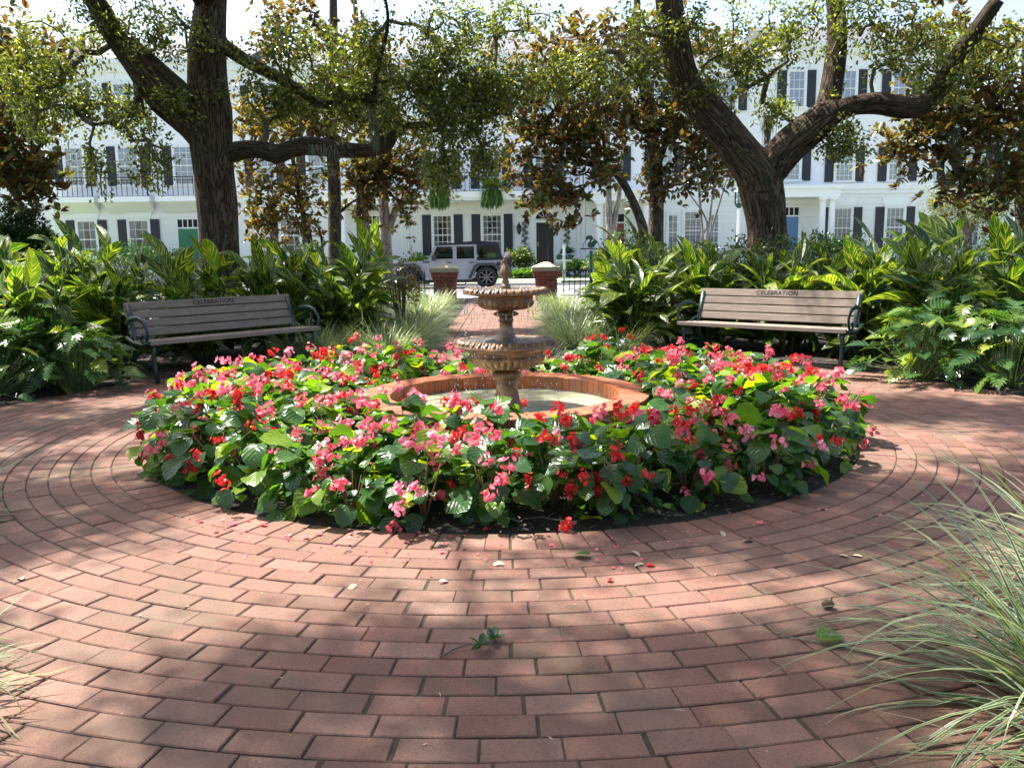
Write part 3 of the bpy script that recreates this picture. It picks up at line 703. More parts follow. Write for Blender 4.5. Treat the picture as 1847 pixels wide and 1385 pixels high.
m = MB(); m.box(J(-.61, 0)[0], J(-.69, 0)[0], YJ-.05, YJ+.2, ZJ+.7, ZJ+1.1); m.box(J(-.5, 0)[0], J(-.78, 0)[0], YN+.05, YO-.05, ZJ+.36, ZJ+.52); m.box(J(3.5, 0)[0]-.25, J(3.5, 0)[0], YN+.05, YO-.05, ZJ+.4, ZJ+.58); obj_mb('bumper', m, 'flare_plastic', car, world=True)
m = MB(); m.box(J(-.60, 0)[0], J(-.66, 0)[0], YN-.01, YN+.12, ZJ+.68, ZJ+.98); obj_mb('tail_light', m, 'tail_red', car, world=True)
m = MB(); m.lathe([(.085, 0), (.085, .02), (.06, .03), (.0001, .03)], 18); obj_mb('fuel_cap', m, 'flare_plastic', car, loc=(XR+.46-car.location.x, YN-YJ, .90), rot=(PI/2, 0, 0))
for u in (.52, 1.38): m = MB(); m.box(J(u+.11, 0)[0], J(u-.08, 0)[0], YN-.03, YN+.0, ZJ+.94, ZJ+.975); obj_mb('door_handle', m, 'flare_plastic', car, world=True)
m = MB(); m.box(J(2.02, 0)[0], J(1.86, 0)[0], YN-.22, YN-.02, ZJ+1.04, ZJ+1.22); obj_mb('wing_mirror', m, 'flare_plastic', car, world=True)
m = MB()
for u in (.365, 1.17, 2.12): m.box(J(u, 0)[0]-.005, J(u, 0)[0]+.005, YN-.002, YN-.0005, ZJ+.36, ZJ+1.02)
m.box(J(2.9, 0)[0], J(.2, 0)[0], YN+.1, YO-.1, ZJ+.22, ZJ+.34); obj_mb('seams', m, 'flare_plastic', car, world=True)
m = MB(); m.tube([(J(1.15, 0)[0], YN, ZJ+.33), (J(1.1, 0)[0], YN-.12, ZJ+.16), (J(.8, 0)[0], YN-.12, ZJ+.16), (J(.7, 0)[0], YN, ZJ+.33)], .025, 6); obj_mb('side_step', m, 'flare_plastic', car, world=True)
m = MB(); m.box(J(2.45, 0)[0], J(2.2, 0)[0], YN+.1, YO-.1, ZJ+1.02, ZJ+1.045); m.box(J(2.36, 0)[0], J(2.12, 0)[0], YN-.004, YN+.1, ZJ+.96, ZJ+1.03); obj_mb('cowl', m, 'flare_plastic', car, world=True)

# ------------------------------------------------------------------ pillars, fences, street furniture
def pillar(x, y, lab):
    t = thing('brick_pillar', (x, y, -.02), lab, 'pillar')
    core = MB(); core.box(-.245, .245, -.245, .245, 0, .62); core.box(-.29, .29, -.29, .29, .62, .72); obj_mb('mortar', core, 'mortar', t)
    b = MB(); b.box(-.0975, .0975, -.05, .05, 0, .058, bev=.004); bme = b.mesh('brick', 'pillar_brick')
    z = .005; c = 0
    while z < .70:
        e = .262 if z < .50 else (.285 if z < .57 else .31)
        for side in range(4):
            M = Matrix.Rotation(side*PI/2, 4, 'Z'); n = 3
            for k in range(n):
                off = (k-1)*.205*(e/.30) + (.05 if c % 2 else -.05)
                off = max(-e+.075, min(e-.1, off)); p = M @ Vector((off, -e+.045, z))
                obj('brick', bme, t, loc=p, rot=(0, 0, side*PI/2), scale=((e/.33), 1, 1))
        z += .0665; c += 1
    cp = MB(); h = .345
    cp.box(-h, h, -h, h, .725, .83, bev=.012)
    cp.add([(-h+.02, -h+.02, .83), (h-.02, -h+.02, .83), (h-.02, h-.02, .83), (-h+.02, h-.02, .83), (-.06, -.06, .945), (.06, -.06, .945), (.06, .06, .945), (-.06, .06, .945)], [(0, 1, 5, 4), (1, 2, 6, 5), (2, 3, 7, 6), (3, 0, 4, 7), (4, 5, 6, 7)])
    obj_mb('cap', cp, 'cap_stone', t)
pillar(-1.62, 21.5, 'brick pillar with a stone cap left of the path, in front of the silver car')
pillar(.87, 21.5, 'brick pillar with a stone cap right of the path, beneath the black front door')
def fence(x0, x1, y, lab):
    t = thing('iron_fence', ((x0+x1)/2, y, -.02), lab, 'fence')
    m = MB(); m.box(x0, x1, y-.015, y+.015, .42, .45); m.box(x0, x1, y-.015, y+.015, .08, .11); obj_mb('rail', m, 'iron', t, world=True)
    b = MB(); b.box(-.011, .011, -.011, .011, 0, .74); bme = b.mesh('picket', 'iron'); x = x0+.06; k = 0
    h = MB(); h.tube([(-.13, 0, .45), (-.13, 0, .62), (-.09, 0, .72), (0, 0, .76), (.09, 0, .72), (.13, 0, .62), (.13, 0, .45)], .010, 6); hme = h.mesh('hoop', 'iron')
    while x < x1:
        obj('picket', bme, t, loc=(x-t.location.x, 0, .02))
        if k % 3 == 1: obj('hoop', hme, t, loc=(x-t.location.x, -.02, .02))
        x += .135; k += 1
fence(-3.4, -2.0, 21.5, 'low black iron fence in front of the silver car bonnet')
fence(1.25, 3.4, 21.5, 'low black iron fence with hoops right of the capped brick pillar')
def streetlamp():
    p = at(1331, 440, 36.); x = p.x; t = thing('street_lamp', (x, 36, -.03), 'street lamp with a green lantern on a pale post beside the right oak', 'lamp')
    m = MB(); m.lathe([(.16, 0), (.16, .3), (.09, .4), (.07, 1.2), (.055, 2.85)], 16); obj_mb('post', m, 'white_paint', t)
    m = MB(); m.lathe([(.05, 2.83), (.08, 2.86), (.17, 2.98), (.19, 3.0), (.19, 3.03)], 12); m.lathe([(.27, 3.48), (.25, 3.50), (.12, 3.68), (.03, 3.76), (.015, 3.86)], 12)
    for k in range(6):
        a = PI*k/3; m.box(.18*math.cos(a)-.01, .18*math.cos(a)+.01, .18*math.sin(a)-.01, .18*math.sin(a)+.01, 3.02, 3.49)
    for zz in (3.14, 3.3): m.lathe([(.182, zz), (.19, zz+.01), (.182, zz+.02)], 12, caps=False)
    obj_mb('lantern', m, 'sign_green', t); m = MB(); m.lathe([(.165, 3.03), (.165, 3.48)], 12, caps=False); obj_mb('lantern_glass', m, 'lamp_glass', t)
    m = MB(); m.lathe([(.05, 3.03), (.06, 3.3), (.02, 3.4)], 8); obj_mb('mantle', m, 'white_paint', t)
streetlamp()
# squirrel sign
p = at(1066, 436, 28.); t = thing('squirrel_sign', (p.x, 28, -.04), 'green squirrel silhouette sign in an iron hoop on a post beyond the fence', 'sign')
m = MB(); m.tube([(0, 0, 0), (0, 0, 1.22)], .06, 10); obj_mb('post', m, 'sign_green', t)
m = MB(); m.tube([(.26*math.cos(a), 0, 1.30 + .30*max(0, math.sin(a))) for a in [PI*i/16 for i in range(17)]], .012, 6); m.box(-.34, .34, -.015, .015, 1.26, 1.30); obj_mb('hoop', m, 'iron', t)
sq = [(-.14, .12), (-.13, .20), (-.16, .17), (-.20, .20), (-.21, .28), (-.16, .36), (-.08, .38), (.0, .34), (.02, .27), (-.02, .20), (.02, .24), (.08, .25), (.12, .30), (.15, .26), (.19, .22), (.20, .17), (.15, .14), (.13, .10), (.16, .04), (.08, .03), (.02, .0), (-.06, .03), (-.11, .06)]
sq = [(-.16, .30), (-.13, .36), (-.06, .395), (.02, .38), (.055, .32), (.045, .26), (.01, .22), (-.01, .17), (.03, .20), (.07, .235), (.10, .28), (.125, .255), (.155, .235), (.185, .20), (.17, .16), (.13, .14), (.12, .09), (.07, .03), (.0, .015), (-.07, .03), (-.10, .08), (-.09, .15), (-.045, .21), (-.03, .27), (-.06, .30), (-.10, .285), (-.13, .25)]
m = MB(); m.prism([(x*1.15, 1.29+z*1.05) for x, z in sq], -.012, .012); obj_mb('squirrel', m, 'sign_green', t)
p = at(1017, 470, 36.2); t = thing('mailbox_post', (p.x, 36.0, -.035), 'white post carrying two dark green mailboxes by the black front door', 'mailbox')
m = MB(); m.box(-.05, .05, -.05, .05, 0, 1.45); m.box(-.32, .32, -.04, .04, .78, .86); obj_mb('post', m, 'white_paint', t)
mbx = MB(); mbx.prism([(-.1, 0), (.1, 0), (.1, .14), (.07, .21), (0, .24), (-.07, .21), (-.1, .14)], -.25, .2); me = mbx.mesh('mailbox', 'sign_green')
for x in (-.22, .22): obj('mailbox', me, t, loc=(x, 0, .86))
p = at(1836, 379, 22.); t = thing('green_sign', (p.x, 22., -.03), 'dark green board on a white post at the right edge', 'sign')
m = MB(); m.box(-.07, .07, -.05, .05, 0, 2.0); obj_mb('post', m, 'white_paint', t); m = MB(); m.box(-.13, .13, -.09, -.055, 2.02, 2.32); obj_mb('board', m, 'sign_green', t)

# ------------------------------------------------------------------ fountain
RI, RO = .775, .975
pool = thing('fountain_pool', (CX, CY, 0), 'round orange brick fountain pool in the middle of the flower bed', 'pool')
n = 80; da = 2*PI/n
me1 = fast('brick', brick_verts(RI, RO, -da/2+.003, da/2-.003, .155, .25, .004), BF, 'coping', smooth=False)
me2 = fast('brick', brick_verts(RI+.01, RO-.012, -da+.004, da-.004, .0, .06, .003), BF, 'coping', smooth=False)
me3 = fast('brick', brick_verts(RI+.01, RO-.012, -da+.004, da-.004, .068, .148, .003), BF, 'coping', smooth=False)
for k in range(n):
    obj('brick', me1, pool, loc=(0, 0, random.gauss(0, .001)), rot=(0, 0, k*da + random.gauss(0, .001)))
    if k % 2 == 0: obj('brick', me2, pool, rot=(0, 0, k*da)); obj('brick', me3, pool, rot=(0, 0, (k+1)*da))
m = MB(); m.lathe([(RI+.006, 0), (RO-.02, 0), (RO-.02, .15), (RO-.006, .156), (RO-.006, .243), (RI+.006, .243), (RI+.006, 0)], 80, caps=False); obj_mb('mortar', m, 'mortar', pool, smooth=False)
vs = [(0, 0, .150)]; rr = [i/14*(RI+.004) for i in range(1, 15)]
for r in rr: vs += [(r*math.cos(2*PI*j/64), r*math.sin(2*PI*j/64), .150 + .0025*math.sin(r*38)) for j in range(64)]
m = MB(); m.add(vs, [(0, 1+j, 1+(j+1) % 64) for j in range(64)] + [(1+i*64+j, 1+(i+1)*64+j, 1+(i+1)*64+(j+1) % 64, 1+i*64+(j+1) % 64) for i in range(13) for j in range(64)]); tag(obj_mb('pool_water', m, 'pool_water', smooth=True, loc=(CX, CY, 0)), 'shallow pale green water in the fountain pool', kind='structure')
FX = -.035
ft = thing('fountain', (FX, CY, .0), 'two-tiered golden brown stone fountain standing in the brick pool', 'fountain')
m = MB(); m.lathe([(.030, .985), (.030, 1.0), (.028, .935)][::-1] , 24)
m = MB(); m.lathe([(.034, .935), (.034, .972), (.028, .975), (.022, .99), (.026, 1.0), (.019, 1.01), (.019, 1.02), (.034, 1.04, .10, 8), (.038, 1.055, .12, 8), (.034, 1.075, .12, 8), (.022, 1.10, .08, 8), (.014, 1.115), (.012, 1.122), (.018, 1.13), (.018, 1.138), (.010, 1.146), (.012, 1.155), (.002, 1.166)], 48); obj_mb('finial', m, 'fountain_stone', ft, smooth=True)
def eggs(m, r, z, n, s, tilt):
    for k in range(n):
        a = 2*PI*(k+.5)/n; M = Matrix.Translation((r*math.cos(a), r*math.sin(a), z)) @ Matrix.Rotation(a, 4, 'Z') @ Matrix.Rotation(tilt, 4, 'Y')
        q = MB(); q.ball((0, 0, 0), (s*.5, s*.42, s*.75), 8, 5); m.add([M @ Vector(v) for v in q.v], q.f)
        a = 2*PI*(k)/n; M = Matrix.Translation((r*math.cos(a), r*math.sin(a), z)) @ Matrix.Rotation(a, 4, 'Z') @ Matrix.Rotation(tilt, 4, 'Y')
        q = MB(); q.ball((0, 0, 0), (s*.35, s*.12, s*.8), 5, 4); m.add([M @ Vector(v) for v in q.v], q.f)
m = MB(); m.lathe([(.04, .938), (.20, .94), (.235, .945), (.245, .953), (.255, .951), (.272, .940, .012, 68), (.287, .924, .02, 68), (.286, .917, .02, 68), (.262, .913), (.215, .905), (.186, .900), (.183, .893), (.182, .875), (.186, .862, .07, 26), (.182, .845, .10, 26), (.165, .826, .12, 26), (.13, .812, .10, 26), (.08, .806), (.05, .804)], 208); eggs(m, .268, .939, 34, .031, R(-52)); obj_mb('upper_bowl', m, 'fountain_stone', ft, smooth=True)
m = MB(); m.lathe([(.05, .81), (.052, .80), (.075, .79, .1, 8), (.082, .778, .15, 8), (.07, .768, .1, 8), (.046, .765), (.046, .745), (.052, .74), (.052, .732), (.044, .727), (.043, .70, .03, 16), (.046, .68, .04, 16), (.056, .64, .05, 16), (.068, .618), (.075, .605), (.078, .59), (.05, .575)], 96); obj_mb('baluster', m, 'fountain_stone', ft, smooth=True)
m = MB(); m.lathe([(.05, .578), (.22, .585), (.275, .594), (.288, .610), (.300, .609), (.325, .594, .012, 80), (.350, .572, .02, 80), (.349, .564, .02, 80), (.32, .560), (.27, .553), (.252, .545), (.248, .505), (.258, .500), (.256, .49, .08, 34), (.245, .465, .12, 34), (.215, .44, .13, 34), (.175, .422, .13, 34), (.12, .412, .10, 34), (.08, .408), (.06, .404)], 240); eggs(m, .323, .592, 40, .035, R(-50)); obj_mb('lower_bowl', m, 'fountain_stone', ft, smooth=True)
m = MB(); m.lathe([(.062, .41), (.065, .40), (.088, .392), (.098, .378, .06, 24), (.096, .355, .08, 24), (.078, .34, .05, 24), (.068, .325), (.076, .318), (.076, .308), (.07, .30), (.074, .26, .03, 16), (.084, .20, .04, 16), (.10, .17), (.12, .15), (.14, .10), (.14, .0)], 96); obj_mb('pedestal', m, 'fountain_stone', ft, smooth=True)
for r, z in ((.243, .949), (.284, .603)):
    vs = [(0, 0, z+.004)]; m = MB(); nn = 14
    for i in range(1, nn+1): vs += [(r*i/nn*math.cos(2*PI*j/48), r*i/nn*math.sin(2*PI*j/48), z + rng.normal(0, .0011)) for j in range(48)]
    m.add(vs, [(0, 1+j, 1+(j+1) % 48) for j in range(48)] + [(1+i*48+j, 1+(i+1)*48+j, 1+(i+1)*48+(j+1) % 48, 1+i*48+(j+1) % 48) for i in range(nn-1) for j in range(48)]); obj_mb('bowl_water', m, 'bowl_water', ft, smooth=True)
P = []; 
for k in range(150):
    a = rng.uniform(0, 2*PI); P.append((FX + .278*math.cos(a), CY + .278*math.sin(a), rng.uniform(.61, .91)))
for k in range(320):
    a = rng.uniform(0, 2*PI); r = .345 + rng.uniform(0, .02); P.append((FX + r*math.cos(a), CY + r*math.sin(a), rng.uniform(.16, .56)))
for k in range(260):
    a = rng.uniform(0, 2*PI); r = rng.uniform(.2, .72); P.append((FX + r*math.cos(a), CY + r*math.sin(a), rng.uniform(.152, .19)))
nd_ = len(P)
for k in range(46):
    a = 2*PI*(k+.5)/34*3 + rng.normal(0, .02); P.append((FX + .281*math.cos(a), CY + .281*math.sin(a), rng.uniform(.80, .90)))
P = np.array(P); bl = MB(); bl.ball((0, .5, 0), (.5, .5, .5), 6, 4)
me = cloud('falling_water', bl.v, bl.f, [(0, 0)]*len(bl.v), P, np.tile([0, .001, -1.], (len(P), 1)), np.column_stack([rng.uniform(.003, .0055, len(P)), np.concatenate([rng.uniform(.005, .016, nd_), rng.uniform(.03, .09, len(P)-nd_)]), rng.uniform(.003, .0055, len(P))]), 'droplet')
tag(obj('falling_water', me), 'drops of water falling from the fountain bowls', kind='stuff')

# ------------------------------------------------------------------ benches
BL0, BL1, BR0, BR1 = [(-3.36, 8.03), (-2.11, 9.5), (1.84, 9.57), (3.25, 8.38)]
def bench(A, B, lab, flip):
    A = Vector(A); B = Vector(B); mid = (A+B)/2; ang = math.atan2(B.y-A.y, B.x-A.x); L = (B-A).length/2
    t = thing('park_bench', (mid.x, mid.y, 0), lab, 'bench', 'wooden benches beside the flower bed', ang)
    def slat(cy, cz, w, th, tilt, name='slat', ln=None):
        m = MB(); ll = ln or L; m.box(-ll, ll, -w/2, w/2, -th/2, th/2, bev=.004); m.box(-ll, ll, -w/2, w/2, -th/2-.001, -th/2)
        return obj_mb(name, m, 'bench_wood', t, loc=(0, cy, cz), rot=(tilt, 0, 0))
    # seat slats
    slat(.035, .385, .085, .038, -.05); slat(.135, .383, .085, .03, .05); slat(.235, .378, .085, .03, .06); slat(.335, .374, .085, .03, .06)
    T = R(72)
    for k in range(4):
        d = .075 + k*.089; s_ = slat(.405 + d*math.cos(T), .385 + d*math.sin(T), .078, .028, T, ln=L-.02)
    top = s_
    cu = bpy.data.curves.new('lettering', 'FONT'); cu.body = 'CELEBRATION'; cu.size = .066; cu.extrude = .0012; cu.align_x = 'CENTER'; cu.align_y = 'CENTER'; cu.materials.append(MATS['engraving']); cu.space_character = 1.12; cu.offset = .0012
    tmp = bpy.data.objects.new('lettering_curve', cu); C.objects.link(tmp); dg = bpy.context.evaluated_depsgraph_get(); me = bpy.data.meshes.new_from_object(tmp.evaluated_get(dg)); me.name = 'lettering'; bpy.data.objects.remove(tmp)
    obj('lettering', me, top, loc=(0, 0, .0145), kind='stuff')
    for sx in (-1, 1):
        x = sx*(L-.05) if True else 0; m = MB()
        m.tube([(x, .62, .0), (x, .52, .12), (x, .42, .26), (x, .40, .38), (x, .43, .48), (x, .50, .72)], .022, 8, flat=1.2)
        m.tube([(x, .02, .0), (x, .05, .14), (x, .06, .28), (x, .03, .36), (x, .12, .345), (x, .40, .345)], .020, 8, flat=1.2)
        m.tube([(x, .10, .16), (x, .25, .20), (x, .42, .18)], .012, 6)
        obj_mb('leg_frame', m, 'green_iron', t, smooth=True)
        xa = sx*(L+.012); m = MB()
        pts = [(xa, .44, .55), (xa, .34, .60), (xa, .20, .61), (xa, .09, .58), (xa, .03, .51), (xa, .03, .44), (xa, .07, .39), (xa, .12, .38), (xa, .15, .41), (xa, .14, .45), (xa, .11, .455)]
        m.tube(pts, .024, 8, flat=.45); m.tube([(xa, .44, .42), (xa, .30, .37), (xa, .12, .36), (xa, .02, .39)], .018, 8); obj_mb('armrest', m, 'green_iron', t, smooth=True)
    m = MB(); m.tube([(-L+.05, .3, .345), (L-.05, .3, .345)], .012, 6); obj_mb('brace', m, 'green_iron', t)
bench(BL0, BL1, 'weathered wooden bench with green iron arms in the shade left of the bed', 0)
bench(BR0, BR1, 'weathered wooden bench with sunlit slats right of the flower bed', 1)

# ------------------------------------------------------------------ begonias
def wb(t): return (math.sin(PI*min(1, t**.72))**.62) if 0 < t < 1 else (.35 if t == 0 else .02)
BL = [leaf_grid('leaf', wb, .10, .095, 'begonia_leaf', arch=a, fold=f, nt=6, ns=4, asym=s, wave=.12) for a, f, s in ((.5, .22, .18), (.9, .3, -.2), (.25, .12, .12), (1.2, .15, -.1))]
def flowerhead(colmat, seed, big=1.):
    rd = random.Random(seed); V, F_, MI, RN = [], [], [], []
    nfl = rd.randint(7, 11)
    for k in range(nfl):
        d = Vector((rd.gauss(0, 1), rd.gauss(0, 1), rd.gauss(.15, .8))).normalized(); c = d*rd.uniform(.008, .036)*big + Vector((0, 0, .0))
        ax = (d + Vector((rd.gauss(0, .3), rd.gauss(0, .3), .2))).normalized(); X = ax.orthogonal().normalized(); Y = ax.cross(X); rn = rd.random(); rot = rd.random()*6
        for q in range(4):
            a = rot + q*PI/2; L = (.018 if q % 2 == 0 else .012)*big*rd.uniform(.75, 1.15); W = (.0105 if q % 2 == 0 else .006)*big
            u = X*math.cos(a) + Y*math.sin(a); w_ = ax.cross(u); o0 = len(V); cup = rd.uniform(.3, 1.0)
            V += [c, c + u*L*.5 + w_*W + ax*cup*L*.35, c + u*L + ax*cup*L*.55 + w_*W*.5, c + u*L + ax*cup*L*.55 - w_*W*.5, c + u*L*.5 - w_*W + ax*cup*L*.35, c + u*L*.5 + ax*cup*L*.1]
            F_ += [(o0, o0+1, o0+5), (o0+1, o0+2, o0+5), (o0+2, o0+3, o0+5), (o0+3, o0+4, o0+5), (o0+4, o0, o0+5)]; MI += [0]*5; RN += [rn]*6
        o0 = len(V); e = ax*.004 + c
        V += [e + X*.003, e + Y*.003, e - X*.003, e - Y*.003, e + ax*.004]; F_ += [(o0, o0+1, o0+4), (o0+1, o0+2, o0+4), (o0+2, o0+3, o0+4), (o0+3, o0, o0+4)]; MI += [1]*4; RN += [0]*5
    return fast('flower', [tuple(v) for v in V], F_, [colmat, 'stamen'], rnd=RN, mi=MI, smooth=True)
FL = {c: [flowerhead('petal_'+c, s*7+i, 1.08) for s in range(3)] for i, c in enumerate(('red', 'coral', 'pink'))}
def stemmesh(seed, h):
    rd = random.Random(seed); m = MB()
    for k in range(7):
        a = rd.uniform(0, 2*PI); r = rd.uniform(.04, .13); m.tube([(0, 0, 0), (r*.5*math.cos(a), r*.5*math.sin(a), h*.45), (r*math.cos(a), r*math.sin(a), h*rd.uniform(.75, .98))], [.006, .004, .0025], 5)
    return m.mesh('stem', 'stem_red', True)
ST = [stemmesh(i, .30) for i in range(4)]
def under(seed):
    g = np.random.default_rng(seed); n = 42; a = g.uniform(0, 2*PI, n); r = .17*np.sqrt(g.random(n)); z = g.uniform(.03, .27, n)
    P = np.column_stack([r*np.cos(a), r*np.sin(a), z]); D = np.column_stack([np.cos(a) + g.normal(0, .5, n), np.sin(a) + g.normal(0, .5, n), g.normal(-.1, .35, n)])
    return cloud('foliage', *( [(0, 0, 0), (.42, .25, .10), (.46, .6, .10), (0, 1, -.08), (-.46, .6, .1), (-.42, .25, .1)], LEAF6[1], LEAF6[2]), P, D, g.uniform(.05, .085, n), 'begonia_leaf', rn=g.random(n)*.8)
UN = [under(i) for i in range(4)]
pts = []; tries = 0
while tries < 9000:
    tries += 1
    r = math.sqrt(random.uniform(1.14**2, 2.10**2)); a = random.uniform(0, 2*PI); x, y = r*math.cos(a), r*math.sin(a)
    if all((x-q[0])**2 + (y-q[1])**2 > .242**2 for q in pts): pts.append((x, y))
SECT = ['right side', 'back right', 'back', 'back left', 'left side', 'front left', 'front', 'front right']
for i, (x, y) in enumerate(pts):
    r = math.hypot(x, y); a = math.atan2(y, x); sec = SECT[int(((a + PI/8) % (2*PI)) / (PI/4))]
    ringn = 'near the brick pool' if r < 1.5 else ('midway out' if r < 1.88 else 'at the outer edge')
    front = y < -.3; side = abs(x) > 1.1
    col = random.choices(['coral', 'red', 'pink'], [.55, .33, .12] if x > -1 else [.55, .25, .2])[0]
    hgt = random.uniform(.78, 1.12) * (.96 if front and not side else 1.1) * (.85 if r < 1.45 and y > 0 else 1.1)
    if r < 1.45 and .1 < x < .75 and y < 0: hgt *= .62
    if y > .3 and abs(x) < .75: hgt *= .62                     # low planting behind the fountain
    cname = {'coral': 'coral pink', 'red': 'bright red', 'pink': 'pale pink'}[col]
    sz = 'tall ' if hgt > 1.2 else ('low ' if hgt < .92 else '')
    t = thing('begonia_plant', (CX+x, CY+y, -.01), f'{sz}begonia with mostly {cname} flowers, {sec} of the bed, {ringn}', 'flower plant', 'begonias planted around the fountain')
    sb = obj('stem', random.choice(ST), t, rot=(0, 0, random.uniform(0, 6)), scale=hgt)
    obj('foliage', random.choice(UN), t, rot=(0, 0, random.uniform(0, 6)), scale=hgt, kind='stuff')
    nl = 23
    for k in range(nl):
        th = random.uniform(0, 2*PI); q = (k+.5)/nl; rr = .19*math.sqrt(q)*random.uniform(.8, 1.15); z = (.335 - .20*q**1.5)*hgt + random.gauss(0, .018)
        if r > 1.95: rr *= 1.1; z -= .03*q
        obj('leaf', random.choice(BL), t, loc=(rr*math.cos(th), rr*math.sin(th), max(z, .02)), rot=(random.gauss(-.05 - .4*q, .30), random.gauss(0, .33), th - PI/2 + random.gauss(0, .5)), scale=random.choice((random.uniform(.6, 1.), random.uniform(.9, 1.3), random.uniform(1.2, 1.6))))
    if r > 1.9:
        for k in range(9):
            th = a + random.gauss(0, .75); rr = random.uniform(.06, .19)
            obj('leaf', random.choice(BL), t, loc=(rr*math.cos(th), rr*math.sin(th), random.uniform(.04, .22)), rot=(random.uniform(-1.1, -.3), random.gauss(0, .3), th - PI/2 + random.gauss(0, .5)), scale=random.uniform(.75, 1.15))
    if y < .6 and r > 1.45:
        for k in range(random.choice((2, 3, 3, 4))):
            th = a + random.gauss(0, .8); rr = random.uniform(.19, .29)
            obj('flower', random.choice(FL[col]), t, loc=(rr*math.cos(th), rr*math.sin(th), random.uniform(.10, .30)), rot=(random.uniform(-.6, .6), random.uniform(-.6, .6), random.uniform(0, 6)), scale=random.uniform(.7, 1.1))
    for k in range(random.choice((3, 3, 4, 4, 5, 5))):
        th = random.uniform(0, 2*PI); rr = random.uniform(.02, .19); cc = col if random.random() < .72 else random.choice(('red', 'coral', 'pink'))
        obj('flower', random.choice(FL[cc]), t, loc=(rr*math.cos(th), rr*math.sin(th), (.385 - rr*.35)*hgt + random.gauss(0, .03)), rot=(random.uniform(-.6, .6), random.uniform(-.6, .6), random.uniform(0, 6)), scale=random.uniform(.75, 1.25))

# ------------------------------------------------------------------ shell gingers, philodendrons, grasses
def wg(t): return (math.sin(PI*min(1, .06 + .94*t)**.85)**.75)*(1 if t < .97 else .15)
GL = [leaf_grid('leaf', wg, 1., .30, 'ginger_leaf', arch=a, fold=f, nt=9, ns=4, wave=w_) for a, f, w_ in ((.5, .2, .05), (1.1, .25, .1), (1.7, .12, .14), (.15, .35, .03), (.9, .4, -.1))]
def ginger(x, y, h, lab, nc=7, spread=.35, seed=0, lean=(0, 0)):
    rd = random.Random(seed*13+5); t = thing('shell_ginger', (x, y, -.02), lab, 'plant', 'variegated shell gingers behind the benches'); m = MB()
    for c in range(nc):
        a = rd.uniform(0, 2*PI); r0 = spread*.45*math.sqrt(rd.random()); hh = h*rd.uniform(.62, 1.); ln = rd.uniform(.08, .38)*hh*.6
        b = Vector((r0*math.cos(a), r0*math.sin(a), 0)); a2 = a + rd.gauss(0, .5); d = Vector((math.cos(a2)*ln + lean[0], math.sin(a2)*ln + lean[1], 0))
        cane = [b + d*(q**1.6) + Vector((0, 0, hh*.80*q)) for q in (0, .3, .6, .85, 1)]
        m.tube(cane, [.013, .012, .010, .008, .005], 6)
        pl = rd.uniform(0, PI); nl = 9
        for k in range(nl):
            q = .12 + .88*(k+.4)/nl; p = b + d*(q**1.6) + Vector((0, 0, hh*.80*q)); L = (.44 + .20*math.sin(PI*min(1, q+.15)))*rd.uniform(.85, 1.2)
            yaw = pl + (k % 2)*PI + rd.gauss(0, .5); pit = .18 + .80*q + rd.gauss(0, .26)
            if k == nl-1: pit = 1.25
            obj('leaf', rd.choice(GL), t, loc=p, rot=(pit, rd.gauss(0, .35), yaw), scale=(L*rd.uniform(.9, 1.15), L, L))
    obj_mb('canes', m, 'stem_green', t, smooth=True, kind='stuff')
GP = [(-4.55, 8.35, 1.38, 'at the far left, behind the left philodendrons'), (-5.5, 8.8, 1.45, 'at the left edge of the picture'), (-4.25, 9.30, 1.30, 'behind the left arm of the shaded bench'), (-3.55, 9.95, 1.28, 'behind the middle of the shaded bench'),
      (-2.85, 10.5, 1.25, 'behind the right end of the shaded bench'), (-2.15, 10.75, 1.2, 'between the shaded bench and the left grass mounds'), (-4.9, 10.1, 1.62, 'tallest of the left bed, a long leaf standing against the house'), (-4.0, 10.9, 1.45, 'second row, in front of the left oak'),
      (-2.95, 11.6, 1.42, 'second row, left of the bright upright leaf'), (-2.05, 11.6, 1.52, 'ending the left bed, with a tall upright leaf'), (-6.1, 10.4, 1.4, 'back row at the left edge'),
      (1.45, 10.35, 1.30, 'left of the sunlit bench, reaching over the path'), (1.62, 11.2, 1.45, 'behind the right grass mounds, tall striped leaves'), (2.4, 10.75, 1.25, 'behind the left arm of the sunlit bench'), (3.15, 10.15, 1.20, 'behind the middle of the sunlit bench'),
      (3.9, 9.55, 1.22, 'behind the right end of the sunlit bench'), (4.35, 8.75, 1.40, 'right of the sunlit bench with wide arching leaves'), (5.1, 8.5, 1.40, 'behind the right philodendrons near the picture edge'), (5.85, 8.9, 1.45, 'at the right edge of the picture'),
      (2.6, 11.5, 1.3, 'second row, in front of the right oak'), (4.5, 10.2, 1.42, 'second row right, in front of the trimmed shrubs'), (3.6, 10.7, 1.22, 'second row, right of the right oak')]
for i, (x, y, h, lb) in enumerate(GP): ginger(x, y, h*1.18, 'yellow striped shell ginger ' + lb, seed=i, nc=10 if i in (5, 6, 9, 11, 12, 16) else 9)

